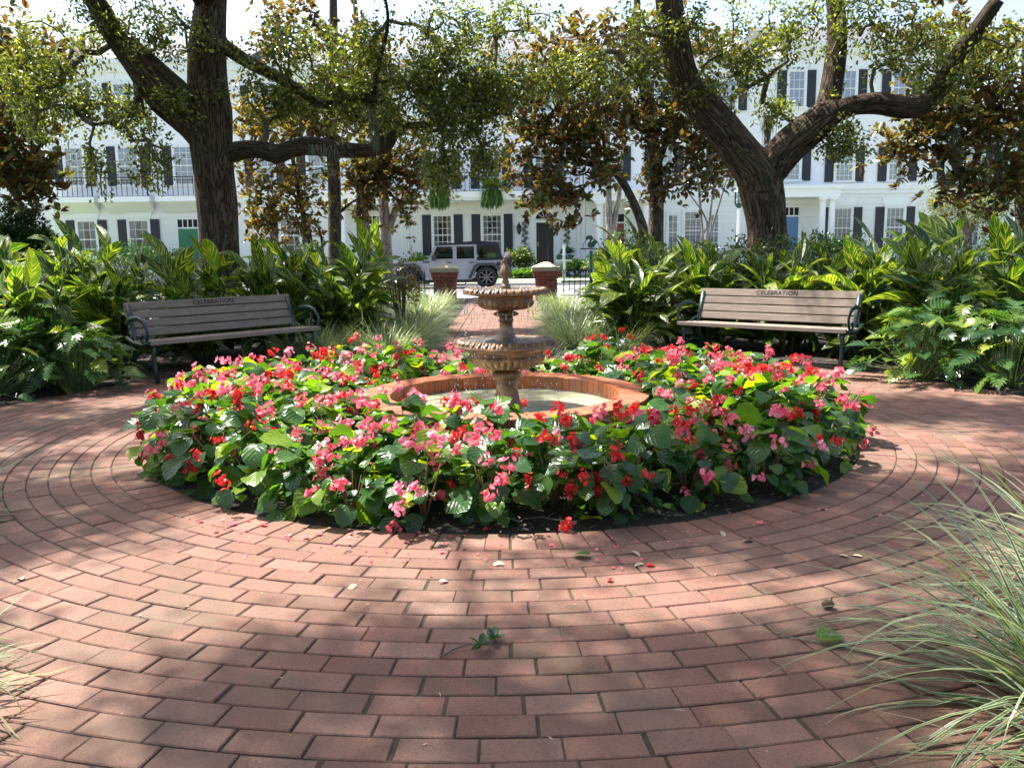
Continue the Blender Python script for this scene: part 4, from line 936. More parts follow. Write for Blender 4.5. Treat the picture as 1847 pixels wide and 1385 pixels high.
def philo_leaf(seed, droop):
    rd = random.Random(seed); V, F_, UV = [], [], []; L = .24
    def bend(x, y):
        a = droop*y/L; return (x, y*math.cos(a*.5), -y*math.sin(a*.5)*1.0 + abs(x)*.25)
    nl = 7; w = .012
    for sd in (-1, 1):
        for k in range(nl):
            t0, t1 = k/nl*.92, (k+.86)/nl*.92; y0, y1 = L*t0, L*t1; ll = L*.46*math.sin(PI*(.22+.70*(k+.5)/nl))*rd.uniform(.85, 1.1); an = R(28 + 36*k/nl)
            if k == 0: an = R(-10)
            dx, dy = sd*math.cos(an)*ll, math.sin(an)*ll; ym = (y0+y1)/2; hw = (y1-y0)*.36
            pts = [(0, y0), (sd*w + dx*.55, ym - hw*.9 + dy*.5), (dx, ym+dy), (sd*w + dx*.5, ym + hw*.9 + dy*.6), (0, y1)]
            o0 = len(V); V += [bend(*p) for p in pts]; UV += [(.5 + p[0], p[1]/L) for p in pts]
            f = [(o0, o0+1, o0+3), (o0+1, o0+2, o0+3), (o0, o0+3, o0+4)]; F_ += f if sd > 0 else [q[::-1] for q in f]
    o0 = len(V)
    for p in [(-w, 0), (w, 0), (w*1.5, L*.9), (0, L*1.06), (-w*1.5, L*.9)]: V.append(bend(*p)); UV.append((.5, p[1]/L))
    F_ += [(o0, o0+1, o0+2), (o0, o0+2, o0+4), (o0+4, o0+2, o0+3)]
    return fast('leaf', V, F_, 'philodendron_leaf', UV)
PLF = [philo_leaf(i, d) for i, d in enumerate((.3, .7, 1.1, .9))]
def philo(x, y, h, rad, nlf, lab, seed):
    rd = random.Random(seed*7+1); t = thing('philodendron', (x, y, -.02), lab, 'plant', 'low philodendrons at the plaza edge'); m = MB()
    nlf = int(nlf*1.35)
    for k in range(nlf):
        q = (k+.5)/nlf; el = R(86 - 82*q**.9) + rd.gauss(0, .08); a = k*2.39996 + rd.gauss(0, .2); rr = rad*math.cos(el)*rd.uniform(.75, 1.08); z = h*math.sin(el)*rd.uniform(.8, 1.05) + .06
        p = Vector((rr*math.cos(a), rr*math.sin(a), z)); b = Vector((.05*math.cos(a), .05*math.sin(a), 0)); m.tube([b, (b+p)/2 + Vector((0, 0, .06*h)), p], [.0045, .0035, .002], 4, caps=False)
        obj('leaf', rd.choice(PLF), t, loc=p, rot=(rd.gauss(.35*math.sin(el) - .15, .3), rd.gauss(0, .35), a - PI/2 + rd.gauss(0, .35)), scale=rd.uniform(.65, 1.05))
    obj_mb('petioles', m, 'stem_green', t, smooth=True, kind='stuff')
for i, q in enumerate([(-3.92, 7.75, .52, .42, 62, 'dark green lobed philodendron left of the shaded bench'), (-4.55, 7.45, .60, .52, 75, 'lobed philodendron second from the left edge, spilling onto the bricks'), (-4.45, 8.0, .74, .45, 55, 'taller lobed philodendron behind the left pair'), (-5.2, 7.55, .66, .5, 60, 'lobed philodendron at the left edge of the picture'),
                       (3.68, 7.75, .58, .46, 66, 'lobed philodendron covering the right arm of the sunlit bench'), (4.3, 7.4, .60, .50, 75, 'lobed philodendron at the front of the right bed'), (4.95, 7.6, .70, .52, 70, 'lobed philodendron at the right edge of the picture'), (4.25, 8.1, .84, .48, 60, 'tallest lobed philodendron, second row of the right bed')]): philo(*q, i)

def blade(arch_, n=8):
    vs, uv, fs = [], [], []; y = z = 0.; a = 0.
    for i in range(n+1):
        t = i/n; ww = .5*(1 - t**2.2) if i < n else 0.02
        vs += [(-ww, y, z), (ww, y, z)]; uv += [(0, t), (1, t)]; y += math.cos(a)/n; z -= math.sin(a)/n; a += arch_/n
    for i in range(n): q = 2*i; fs.append((q, q+1, q+3, q+2))
    return vs, fs, uv
BLD = [blade(x) for x in (.9, 1.6, 2.2)]
def grass_me(seed, n, L, w_, spread, lie=.9, cone=(.15, 1.25)):
    """returns V,F,... of an arching tuft"""
    g = np.random.default_rng(seed); VV, FF, UU, RR = [], [], [], []; off = 0
    for b, (tv, tf, tuv) in enumerate(BLD):
        k = n//3; a = g.uniform(0, 2*PI, k); r = spread*np.sqrt(g.random(k)); el = g.uniform(cone[0], cone[1], k)
        P = np.column_stack([r*np.cos(a), r*np.sin(a), np.zeros(k)]); a2 = a + g.normal(0, .5, k)
        D = np.column_stack([np.cos(a2)*np.sin(el), np.sin(a2)*np.sin(el), np.cos(el)]); S = np.column_stack([g.uniform(.7, 1.2, k)*w_, g.uniform(.6, 1.15, k)*L, g.uniform(.6, 1.15, k)*L])
        M = rotmats(D, g.normal(0, .25, k)); tvv = np.array(tv); V = P[:, None] + np.einsum('nij,nkj->nki', M, tvv[None]*S[:, None]); V[:, :, 2] = np.maximum(V[:, :, 2], .008)
        F_ = np.array(tf)[None] + (np.arange(k)*len(tv))[:, None, None] + off; off += k*len(tv)
        VV.append(V.reshape(-1, 3)); FF.append(F_.reshape(-1, 4)); UU.append(np.tile(tuv, (k, 1))); RR.append(np.repeat(g.random(k), len(tv)))
    return fast('blades', np.concatenate(VV), np.concatenate(FF), 'grass_blade', np.concatenate(UU), np.concatenate(RR))
GM = [grass_me(i, 1050, .56, .011, .24) for i in range(3)]
GR = [(-2.2, 9.7, 1.05, 'wide grass mound nearest the shaded bench'), (-1.8, 10.5, 1.1, 'full grass mound just behind the nearest one, left of the path'), (1.2, 9.75, .95, 'grass mound at the right corner of path and plaza'), (1.3, 11.3, 1.05, 'full grass mound beside the second one, right of the path'), (-1.42, 9.75, 1.0, 'nearest variegated grass mound left of the path'), (-1.95, 10.0, .85, 'small grass mound between the left ginger and the path'), (-2.35, 10.9, .95, 'grass mound tucked against the left ginger'), (-2.0, 11.4, 1.0, 'grass mound behind the one tucked against the left ginger'), (-1.38, 10.7, 1.05, 'second grass mound from the front, left of the path'), (-1.36, 11.8, 1.05, 'third grass mound from the front, left of the path'), (-1.75, 12.4, 1.1, 'grass mound behind the third, left of the path'), (-1.45, 13.1, 1.1, 'fourth grass mound from the front, left of the path'), (-1.5, 14.6, 1.1, 'fifth grass mound from the front, left of the path'), (-1.6, 16.4, 1.1, 'farthest grass mound left of the path, before the pillar'), (-1.6, 18.6, 1.0, 'grass mound at the foot of the left pillar'),
      (.82, 10.1, 1.0, 'nearest variegated grass mound right of the path'), (.86, 11.1, 1.05, 'second grass mound from the front, right of the path'), (1.25, 10.4, .8, 'small grass mound under the right ginger leaves'), (.88, 12.3, 1.05, 'third grass mound from the front, right of the path'), (.92, 13.7, 1.1, 'fourth grass mound from the front, right of the path'), (.95, 15.4, 1.1, 'fifth grass mound from the front, right of the path'), (.95, 17.6, 1.05, 'farthest grass mound right of the path, before the pillar'), (1.3, 12.9, 1.1, 'grass mound behind the third, right of the path')]
for i, (x, y, s_, lb) in enumerate(GR):
    t = thing('ornamental_grass', (x, y, -.02), lb, 'grass', 'variegated grass mounds lining the path'); obj('blades', GM[i % 3], t, rot=(0, 0, random.uniform(0, 6)), scale=(s_, s_, s_*1.05), kind='stuff')
for i, (x, y, L, n, lb) in enumerate([(1.50, 2.06, .82, 290, 'large variegated grass spilling over the bricks at the lower right'), (2.02, 2.7, .76, 230, 'variegated grass at the right edge, behind the lower right tuft'), (1.34, 1.5, .5, 220, 'variegated grass at the bottom right corner'), (-1.72, 2.14, .42, 170, 'grass tuft poking in at the lower left edge'), (-2.75, 3.85, .5, 160, 'grass tuft just touching the left edge')]):
    t = thing('ornamental_grass', (x, y, -.0), lb, 'grass', 'variegated grasses at the near edge of the plaza'); obj('blades', grass_me(50+i, n, L, .0135, .15, cone=(.3, 1.42)), t, kind='stuff')

# ------------------------------------------------------------------ trees
def smooth_path(pts, k=4):
    """Catmull-Rom through (point, radius)"""
    P = [Vector(p[0]) for p in pts]; Rr = [p[1] for p in pts]; out, ro = [], []
    for i in range(len(P)-1):
        p0, p1, p2, p3 = P[max(i-1, 0)], P[i], P[i+1], P[min(i+2, len(P)-1)]
        for j in range(k):
            t = j/k; out.append(.5*((2*p1) + (p2-p0)*t + (2*p0-5*p1+4*p2-p3)*t*t + (3*p1-p0-3*p2+p3)*t**3)); ro.append(Rr[i]*(1-t) + Rr[i+1]*t)
    out.append(P[-1]); ro.append(Rr[-1]); return out, ro
def grow(nodes, att, r_tip=.008, r_max=.05, n=5):
    """branches reaching from the limbs to every leafy clump"""
    N = [Vector(p) for p in nodes]; par = [None]*len(N); base = len(N); load = {}
    att = sorted([Vector(a) for a in att], key=lambda a: min((a-q).length for q in N[:base]))
    arr = np.array([tuple(q) for q in N])
    for a in att:
        d = np.linalg.norm(arr - np.array(tuple(a)), axis=1); j = int(d.argmin())
        q = N[j]
        if d[j] > .9:
            mid = q.lerp(a, .5) + Vector((random.gauss(0, .1), random.gauss(0, .1), random.gauss(.06, .08)))*d[j]*.4
            N.append(mid); par.append(j); arr = np.vstack([arr, tuple(mid)]); j = len(N)-1
        N.append(a); par.append(j); arr = np.vstack([arr, tuple(a)])
    cnt = [1]*len(N)
    for i in range(len(N)-1, base-1, -1): cnt[par[i]] += cnt[i]
    m = MB()
    for i in range(base, len(N)):
        p = par[i]; r1 = min(r_max, r_tip*math.sqrt(cnt[i])); r0 = min(r_max, r_tip*math.sqrt(cnt[p])) if p >= base else min(r_max, r1*1.2)
        mid = N[p].lerp(N[i], .5) + Vector((random.gauss(0, 1), random.gauss(0, 1), random.gauss(0, 1)))*(N[i]-N[p]).length*.08
        m.tube([N[p], mid, N[i]], [r0, (r0+r1)/2, r1], n, caps=False)
    return m
def blobs(spec, rd):
    """points inside ellipsoids given as (px, py, Y, rx, ry, rz, count)"""
    out = []
    for (px, py, Y, rx, ry, rz, n) in spec:
        c = at(px, py, Y); v = unit(n)*(rng.random(n)[:, None]**.42); out.append(np.array(c) + v*[rx, ry, rz])
    return np.concatenate(out)
def oakleaves(A, per=34, size=.062, spread=.20, name='crown'):
    n = len(A)*per; ax = np.repeat(unit(len(A)), per, 0); c = np.repeat(A, per, 0); tt = rng.uniform(-1, 1, n)[:, None]
    P = c + ax*tt*spread*1.3 + rng.normal(0, spread*.42, (n, 3)); D = ax*np.sign(tt)*.6 + unit(n)*.8 + [0, 0, -.25]
    return cloud(name, *LEAF4, P, D, rng.uniform(.7, 1.25, n)*size, 'oak_leaf', roll=rng.uniform(-1.5, 1.5, n))
def maglvs(A, per=10, size=.17, mat='magnolia_leaf', name='crown', whorls=4, spread=.24):
    c = np.repeat(A, whorls, 0) + rng.normal(0, spread, (len(A)*whorls, 3)); ax = unit(len(c))*.8 + [0, -.1, .55]; ax /= np.linalg.norm(ax, axis=1, keepdims=True)
    n = len(c)*per; C2 = np.repeat(c, per, 0); AX = np.repeat(ax, per, 0); d = unit(n); d -= AX*(d*AX).sum(1, keepdims=True); d /= np.linalg.norm(d, axis=1, keepdims=True)
    D = AX*rng.uniform(.15, .8, n)[:, None] + d
    rn = np.clip(np.repeat(rng.random(len(A)), per*whorls)*.55 + rng.random(n)*.45, 0, 1)
    return cloud(name, *LEAF6, C2 + D*.02, D, rng.uniform(.75, 1.2, n)*size, mat, roll=rng.normal(0, .5, n), rn=rn)

# left live oak
YO_ = 14.0
def tube_of(m, pts, n=20, knob=.06, k=5):
    p, r = smooth_path(pts, k); m.tube(p, r, n, knob=knob); return p
oak = thing('live_oak', (at(393, 430, YO_).x, YO_, -.05), 'massive dark live oak on the left with a long mossy limb', 'tree')
m = MB(); b = at(393, 430, YO_)
tr = tube_of(m, [((b.x, YO_, -.1), .46), ((b.x, YO_, .35), .36), ((b.x+.02, YO_, .9), .315), (at(393, 400, YO_), .305), (at(384, 300, YO_), .315), (at(380, 240, YO_), .33), (at(379, 200, YO_), .33), (at(376, 170, YO_), .32), (at(374, 90, YO_), .28), (at(384, -40, YO_+.2), .22), (at(400, -260, YO_+.2), .17)], 36, .05)
tl = tube_of(m, [(at(374, 255, YO_), .26), (at(346, 212, YO_), .33), (at(304, 172, YO_-.1), .33), (at(262, 125, YO_-.2), .27), (at(205, 60, YO_-.4), .17), (at(120, -50, YO_-.9), .13), ((-8.2, 12.0, 6.6), .09)], 26, .06)
limb = tube_of(m, [(at(395, 290, YO_), .10), (at(425, 274, YO_-.05), .155), (at(465, 270, YO_-.1), .13), (at(500, 278, YO_-.15), .14), (at(530, 268, YO_-.2), .135), (at(560, 264, YO_-.25), .145), (at(610, 270, YO_-.3), .12), (at(660, 272, YO_-.35), .10), (at(695, 262, YO_-.4), .11), (at(712, 242, YO_-.4), .075), (at(735, 228, YO_-.45), .05), (at(790, 224, YO_-.5), .045), (at(850, 217, YO_-.5), .035), (at(905, 205, YO_-.4), .02)], 18, .09)
up = tube_of(m, [(at(690, 262, YO_-.4), .06), (at(676, 215, YO_-.4), .055), (at(672, 180, YO_-.5), .05), (at(682, 120, YO_-.6), .038), (at(700, 40, YO_-.8), .025), (at(688, -40, YO_-.9), .012), (at(694, -90, YO_-.9), .004)], 10, .06)
tube_of(m, [(at(690, 180, YO_-.6), .07), (at(640, 175, YO_-.5), .05), (at(600, 190, YO_-.4), .06), (at(560, 178, YO_-.3), .06), (at(520, 150, YO_-.2), .08), (at(440, 108, YO_), .10), (at(385, 70, YO_), .13)], 12, .08)
b1 = tube_of(m, [(at(262, 135, YO_-.2), .07), (at(245, 190, YO_-.5), .045), (at(222, 228, YO_-.6), .04), (at(195, 222, YO_-.7), .028), (at(170, 226, YO_-.8), .015)], 8, .05)
ov = []   # big limbs over the plaza, above the frame
for e in [((-3.2, 9.5, 7.6), (-1.5, 5.5, 8.6)), ((-6.5, 9.5, 7.8), (-7.0, 5.0, 8.8)), ((-4.5, 10.0, 8.0), (-4.2, 5.2, 9.0)), ((-2.0, 11.5, 7.9), (1.0, 9.0, 8.8))]:
    st = tr[-8]; ov += tube_of(m, [(tuple(st), .15), ((Vector(e[0])+st)/2 + Vector((0, 0, .5)), .07), (e[0], .05), (e[1], .02)], 10, .05, 4)
trunk_o = obj_mb('trunk', m, 'oak_bark', oak, smooth=True, world=True)
A = blobs([(110, 205, 13.4, .75, .6, .42, 15), (210, 195, 13.6, .6, .5, .35, 14), (300, 185, 13.4, .45, .4, .3, 5), (258, 290, 13.0, .36, .35, .6, 11), (175, 320, 13.2, .20, .3, .45, 5), (60, 150, 13.2, .9, .7, .6, 18), (150, 60, 13.5, 1.2, .7, .6, 24), (300, 60, 13.2, .8, .6, .4, 12),
           (620, 200, 13.8, .8, .5, .40, 26), (740, 190, 13.4, .8, .5, .45, 24), (830, 230, 13.3, .72, .5, .5, 30), (800, 310, 13.2, .38, .35, .22, 12), (880, 290, 13.3, .18, .3, .35, 8), (500, 190, 13.8, .5, .4, .3, 12), (880, 180, 13.3, .5, .5, .4, 24), (560, 90, 13.6, 1.2, .6, .4, 24), (780, 80, 13.4, 1.3, .6, .5, 34), (900, 30, 13.4, .9, .6, .4, 14), (480, 165, 13.6, .7, .5, .28, 12), (670, 150, 13.5, 1.2, .5, .35, 24), (840, 150, 13.3, .8, .5, .35, 34), (20, 120, 13.0, .9, .6, .5, 16)], 1)
# overhead canopy of the same tree
def shade_wanted(gx, gy):
    """how closed the leaf roof is above a spot, from the dapple seen on the ground"""
    p = .50 + .38*(math.sin(gx*1.7 + 1.1*math.sin(gy*1.3)+.6) + math.sin(gy*2.9 + .8*math.sin(gx*1.9)+2.0))*.8 + .22*math.sin(gx*4.3-gy*3.7)
    r = math.hypot(gx-CX, (gy-CY))
    if r < 2.3 and gx < 1.0: p -= .5
    elif r < 2.3: p -= .22
    if -3.9 < gx < -1.7 and 7.6 < gy < 10.2: p += .6
    if math.hypot(gx-2.4, gy-8.6) < .95: p -= 1.
    if gy > 8.2 and abs(gx) > 3.5: p -= .25
    if 6.3 < gy <= 8.4 and abs(gx) > 3.3: p -= .35
    if gx > .6 and gy < 3.1: p -= .05
    return p
def canopy(n, x0, x1, y0, y1, z0, z1):
    out = []
    while len(out) < n:
        x, y, z = random.uniform(x0, x1), random.uniform(y0, y1), random.uniform(z0, z1); k = z/SUN.z
        if random.uniform(.38, .72) < shade_wanted(x - SUN.x*k, y - SUN.y*k): out.append((x, y, z))
    return out
OC = np.array(canopy(2300, -11.5, 0.2, 3.2, 16.5, 7.6, 10.2))
nodes = [p for p in tr[8:]] + list(tl) + list(limb) + list(up) + list(b1)
g1 = grow(nodes, A); obj_mb('branches', g1, 'twig', oak, smooth=True, world=True, kind='stuff')
g2 = grow(ov + list(tl[-8:]), OC[rng.permutation(len(OC))[:420]], .009, .04); obj_mb('upper_branches', g2, 'twig', oak, smooth=True, world=True, kind='stuff')
obj('crown', oakleaves(A, 85, .074, .18), oak, world=True, kind='stuff'); obj('upper_crown', oakleaves(OC, 80, .095, .24, 'upper_crown'), oak, world=True, kind='stuff')

# right live oak
oak2 = thing('live_oak', (at(1383, 430, YO_).x, YO_, -.05), 'forked live oak on the right with furrowed bark and a limb bending right', 'tree')
m = MB(); b = at(1385, 430, YO_)
t1 = tube_of(m, [((b.x+.05, YO_, -.1), .46), ((b.x+.03, YO_, .4), .36), ((b.x, YO_, 1.0), .315), (at(1384, 410, YO_), .31), (at(1378, 360, YO_), .335), (at(1366, 315, YO_), .345), (at(1342, 285, YO_), .31), (at(1312, 245, YO_), .275), (at(1283, 210, YO_), .27), (at(1255, 180, YO_), .26), (at(1232, 140, YO_-.1), .24), (at(1215, 60, YO_-.2), .22), (at(1200, -60, YO_-.3), .19), (at(1190, -240, YO_-.3), .14)], 36, .05)
t2 = tube_of(m, [(at(1372, 330, YO_+.02), .27), (at(1395, 297, YO_), .285), (at(1425, 262, YO_-.05), .27), (at(1458, 235, YO_-.1), .255), (at(1490, 210, YO_-.1), .24), (at(1515, 200, YO_-.15), .17), (at(1545, 190, YO_-.2), .145), (at(1585, 187, YO_-.25), .16), (at(1625, 194, YO_-.3), .165), (at(1660, 192, YO_-.35), .155), (at(1690, 165, YO_-.4), .14), (at(1730, 100, YO_-.5), .13), (at(1800, 0, YO_-.8), .10)], 28, .07)
t3 = tube_of(m, [(at(1475, 225, YO_), .20), (at(1492, 190, YO_+.05), .19), (at(1500, 150, YO_+.1), .17), (at(1510, 60, YO_+.2), .15), (at(1500, -80, YO_+.2), .11)], 20, .06)
b3 = tube_of(m, [(at(1445, 225, YO_+.1), .05), (at(1420, 215, YO_+.2), .035), (at(1400, 195, YO_+.2), .03), (at(1375, 185, YO_+.2), .02)], 8, .05)
ov2 = []
for e in [((4.5, 10., 7.8), (4.2, 6.0, 8.6)), ((2.2, 11.0, 7.8), (0.5, 8.5, 8.6)), ((6.5, 11, 7.8), (8.0, 8.0, 8.6))]:
    st = t1[-6]; ov2 += tube_of(m, [(tuple(st), .13), ((Vector(e[0])+st)/2 + Vector((0, 0, .4)), .07), (e[0], .05), (e[1], .02)], 10, .05, 4)
obj_mb('trunk', m, 'oak_bark', oak2, smooth=True, world=True)
A = blobs([(1525, 255, 13.7, .38, .3, .28, 15), (1395, 205, 14.2, .30, .3, .18, 7), (1500, 186, 14.0, .2, .2, .12, 3), (1290, 150, 13.7, .6, .5, .35, 12), (1420, 60, 13.6, 1.2, .6, .45, 22), (1640, 90, 13.5, 1.1, .6, .5, 26), (1560, 20, 13.6, 1.0, .6, .4, 16), (1180, 60, 13.6, .9, .6, .4, 16), (1690, 150, 13.6, .4, .4, .25, 9), (1800, 90, 13.4, .8, .6, .5, 16), (1120, 130, 13.5, .9, .5, .3, 20), (1010, 140, 13.4, .7, .5, .35, 20), (1360, 110, 13.6, .7, .5, .35, 14)], 2)
g1 = grow(list(t1[8:]) + list(t2) + list(t3) + list(b3), A); obj_mb('branches', g1, 'twig', oak2, smooth=True, world=True, kind='stuff')
OC2 = np.array(canopy(900, 0.2, 8.5, 5.5, 15.5, 7.6, 10.2)); g2 = grow(ov2, OC2[:180], .009, .04); obj_mb('upper_branches', g2, 'twig', oak2, smooth=True, world=True, kind='stuff')
obj('crown', oakleaves(A, 80, .074, .18), oak2, world=True, kind='stuff'); obj('upper_crown', oakleaves(OC2, 80, .095, .24, 'upper_crown'), oak2, world=True, kind='stuff')

# unseen live oak added behind the viewer; its leaf roof shades near bricks
oak3 = thing('live_oak', (3.6, -3.2, -.05), 'unseen live oak added behind the viewpoint to shade the near bricks', 'tree')
m = MB(); q3 = tube_of(m, [((3.6, -3.2, -.1), .42), ((3.55, -3.2, 1.5), .31), ((3.3, -3.0, 3.6), .27), ((2.6, -2.4, 6.0), .2), ((-1.5, -1.2, 8.4), .09), ((-5., -.8, 9.2), .05)], 24, .05); q3 += tube_of(m, [(q3[10], .18), ((4.8, -1.2, 7.0), .12), ((5.2, 1.4, 8.8), .05)], 12, .05); obj_mb('trunk', m, 'oak_bark', oak3, smooth=True, world=True)
OC3 = np.array(canopy(1200, -11.5, 6.5, -7.0, 3.2, 7.6, 10.2)); obj_mb('branches', grow(q3[12:], OC3[:260], .009, .04), 'twig', oak3, smooth=True, world=True, kind='stuff'); obj('crown', oakleaves(OC3, 80, .095, .26), oak3, world=True, kind='stuff')

def magnolia(px, py, Y, lab, trunks, spec, mat='magnolia_leaf', size=.195, per=9, bark='magnolia_bark', whorls=5, name='magnolia_tree', spread=.26, twr=.01):
    t = thing(name, (at(px, py, Y).x, Y, -.05), lab, 'tree'); m = MB(); nd = []
    for k, tr_ in enumerate(trunks):
        q = [(at(a, b_, Y), r) if len((a, b_)) == 2 else None for a, b_, r in tr_]
        if k == 0 or tr_[0][1] > 425: q = [((q[0][0].x, Y, -.1), q[0][1]*1.25)] + q
        nd += tube_of(m, q, 14, .05, 4)
    obj_mb('trunk', m, bark, t, smooth=True, world=True)
    A = blobs([(*q[:6], max(4, int(q[6]*.72))) for q in spec], 3); g = grow([p for p in nd if p.z > 1.8], A, twr, .045); obj_mb('branches', g, 'twig', t, smooth=True, world=True, kind='stuff')
    obj('crown', maglvs(A, per, size, mat, whorls=whorls, spread=spread), t, world=True, kind='stuff')
magnolia(603, 440, 23., 'dark trunked magnolia left of centre with green and yellow leaves', [[(604, 440, .17), (603, 330, .165), (598, 230, .15), (602, 100, .12), (600, -60, .08)], [(610, 385, .04), (635, 365, .03), (655, 355, .02)]],
         [(590, 215, 22.6, 1.2, .8, .7, 40), (640, 120, 22.6, 1.6, .9, .8, 40), (560, 60, 22.8, 1.6, .9, .8, 30), (520, 230, 22.8, 1., .8, .6, 24)], 'magnolia_leaf')
magnolia(520, 440, 22., 'yellowing magnolia between the left oak and the dark trunk', [[(560, 440, .07), (545, 380, .06), (530, 300, .05), (520, 200, .04)], [(580, 430, .03), (560, 395, .03), (545, 380, .02)]],
         [(470, 350, 21.6, .55, .5, .45, 20), (535, 400, 21.6, .7, .5, .45, 26), (545, 330, 21.8, .8, .6, .5, 24), (475, 410, 21.8, .5, .4, .3, 12), (445, 210, 21.8, .55, .5, .7, 20), (440, 290, 21.8, .3, .4, .4, 9), (490, 230, 21.8, .5, .5, .4, 12)], 'magnolia_leaf_yellow', .16)
magnolia(648, 410, 24., 'bronze magnolia with drooping leaves in front of the teal door', [[(650, 400, .11), (650, 330, .10), (652, 260, .08), (660, 150, .05)], ],
         [(655, 320, 23.7, .85, .6, .5, 34), (720, 300, 23.7, .8, .6, .55, 34), (735, 385, 23.5, .25, .25, .35, 7), (640, 375, 23.8, .35, .4, .25, 8), (700, 230, 23.8, 1.1, .7, .5, 28), (745, 340, 23.6, .35, .4, .35, 9)], 'magnolia_leaf')
magnolia(1183, 440, 23., 'tall dark magnolia with bronze leaves right of the fountain', [[(1183, 440, .21), (1184, 350, .185), (1180, 270, .17), (1166, 190, .13), (1150, 80, .10), (1150, -60, .07)], [(1186, 300, .09), (1205, 240, .08), (1216, 170, .07), (1235, 60, .05)]],
         [(1180, 220, 22.6, 1.1, .8, .8, 44), (1240, 250, 22.6, 1.0, .7, .7, 44), (1290, 310, 22.6, .45, .5, .5, 17), (1230, 335, 22.4, .5, .4, .25, 10), (1100, 200, 22.6, 1.0, .8, .7, 34), (1200, 90, 22.6, 1.8, .9, .8, 50), (1060, 90, 22.6, 1.4, .9, .8, 34), (1160, 330, 22.8, .5, .5, .3, 8), (1290, 190, 22.8, .5, .5, .6, 14)], 'magnolia_leaf')
magnolia(1160, 430, 22., 'leaning magnolia with branches reaching left above the black door', [[(1160, 430, .13), (1158, 405, .12), (1140, 360, .10), (1120, 325, .10), (1098, 302, .095), (1050, 292, .07), (1015, 262, .055), (970, 242, .045), (930, 235, .03)], [(1095, 300, .05), (1085, 230, .04), (1075, 150, .03)], [(1120, 300, .05), (1085, 320, .04), (1065, 330, .03), (1030, 340, .02)]],
         [(960, 215, 21.6, .75, .6, .55, 30), (1030, 235, 21.6, .9, .7, .55, 38), (1010, 350, 21.3, .55, .5, .3, 22), (960, 355, 21.3, .3, .3, .2, 7), (1080, 310, 21.6, .6, .5, .45, 14), (1000, 120, 21.6, 1.4, .8, .8, 40), (1035, 390, 21.3, .18, .2, .2, 5), (925, 300, 21.5, .25, .3, .25, 6), (1060, 250, 21.6, .6, .5, .5, 16), (985, 290, 21.5, .5, .4, .3, 10)], 'magnolia_leaf')
magnolia(1850, 430, 19., 'bronze magnolia filling the upper right corner', [[(1842, 430, .15), (1845, 330, .14), (1850, 200, .12), (1855, 60, .1)], [(1845, 290, .05), (1800, 325, .045), (1770, 345, .035), (1720, 350, .02)], [(1850, 250, .06), (1790, 215, .05), (1765, 185, .05), (1740, 150, .04)]],
         [(1700, 215, 18.4, .7, .5, .45, 34), (1640, 265, 18.3, .38, .4, .4, 17), (1790, 230, 18.5, .8, .6, .6, 46), (1830, 310, 18.5, .45, .5, .4, 22), (1730, 330, 18.3, .4, .4, .28, 16), (1790, 370, 18.4, .5, .4, .18, 9), (1780, 110, 18.6, 1.1, .8, .7, 44), (1690, 60, 18.6, .8, .7, .6, 16), (1640, 190, 18.4, .3, .3, .2, 6), (1690, 290, 18.3, .3, .4, .25, 8)], 'magnolia_leaf')
magnolia(-30, 430, 17., 'bronze magnolia at the left edge', [[(-20, 430, .15), (-15, 320, .14), (-5, 200, .12), (0, 60, .1)], [(-15, 320, .05), (20, 290, .04), (60, 300, .02)]],
         [(25, 280, 16.5, .6, .5, .75, 46), (60, 345, 16.3, .35, .4, .35, 17), (10, 190, 16.5, .6, .5, .5, 18), (20, 100, 16.6, 1.0, .7, .8, 34), (60, 240, 16.4, .3, .4, .4, 8)], 'magnolia_leaf')
# slender pale trunks
def slender(name, px, Y, lab, trunks, bark='pale_bark', spec=None, mat='magnolia_leaf', size=.1):
    t = thing(name, (at(px, 430, Y).x, Y, -.05), lab, 'tree'); m = MB(); nd = []
    for k, tr_ in enumerate(trunks):
        q = [(at(a, b_, Y), r) for a, b_, r in tr_]
        if tr_[0][1] >= 425: q = [((q[0][0].x, Y, -.1), q[0][1]*1.2)] + q
        nd += tube_of(m, q, 12, .06, 4)
    obj_mb('trunk', m, bark, t, smooth=True, world=True)
    if spec:
        A = blobs(spec, 4); obj_mb('branches', grow([p for p in nd if p.z > 1.5], A, .006, .03), 'twig', t, smooth=True, world=True, kind='stuff')
        obj('crown', oakleaves(A, 40, .075, .25), t, world=True, kind='stuff')
slender('pale_tree', 696, 25., 'pale grey forked trunk left of the car', [[(696, 440, .17), (694, 400, .165), (690, 340, .13), (686, 280, .11), (684, 180, .09), (680, 60, .07)], [(702, 410, .12), (716, 375, .10), (735, 345, .08), (760, 290, .06), (780, 200, .04)], [(690, 385, .05), (665, 365, .035), (640, 355, .02)]])
slender('crape_myrtle', 1105, 30., 'pale twin trunks in front of the red door', [[(1100, 440, .13), (1098, 380, .12), (1097, 330, .10), (1095, 200, .07)], [(1105, 440, .11), (1110, 390, .10), (1117, 345, .08), (1125, 240, .05)]])
slender('crape_myrtle', 1280, 30., 'thin multi-stemmed sapling beside the street lamp', [[(1268, 440, .05), (1262, 360, .04), (1255, 300, .03), (1240, 240, .015)], [(1275, 440, .05), (1283, 370, .035), (1290, 320, .025), (1312, 260, .012)], [(1262, 440, .03), (1275, 400, .03), (1240, 345, .02), (1215, 310, .01)], [(1278, 440, .04), (1300, 360, .03), (1318, 300, .02), (1330, 260, .01)]],
        spec=[(1255, 275, 30, .5, .5, .5, 8), (1320, 260, 30, .4, .4, .4, 6)])
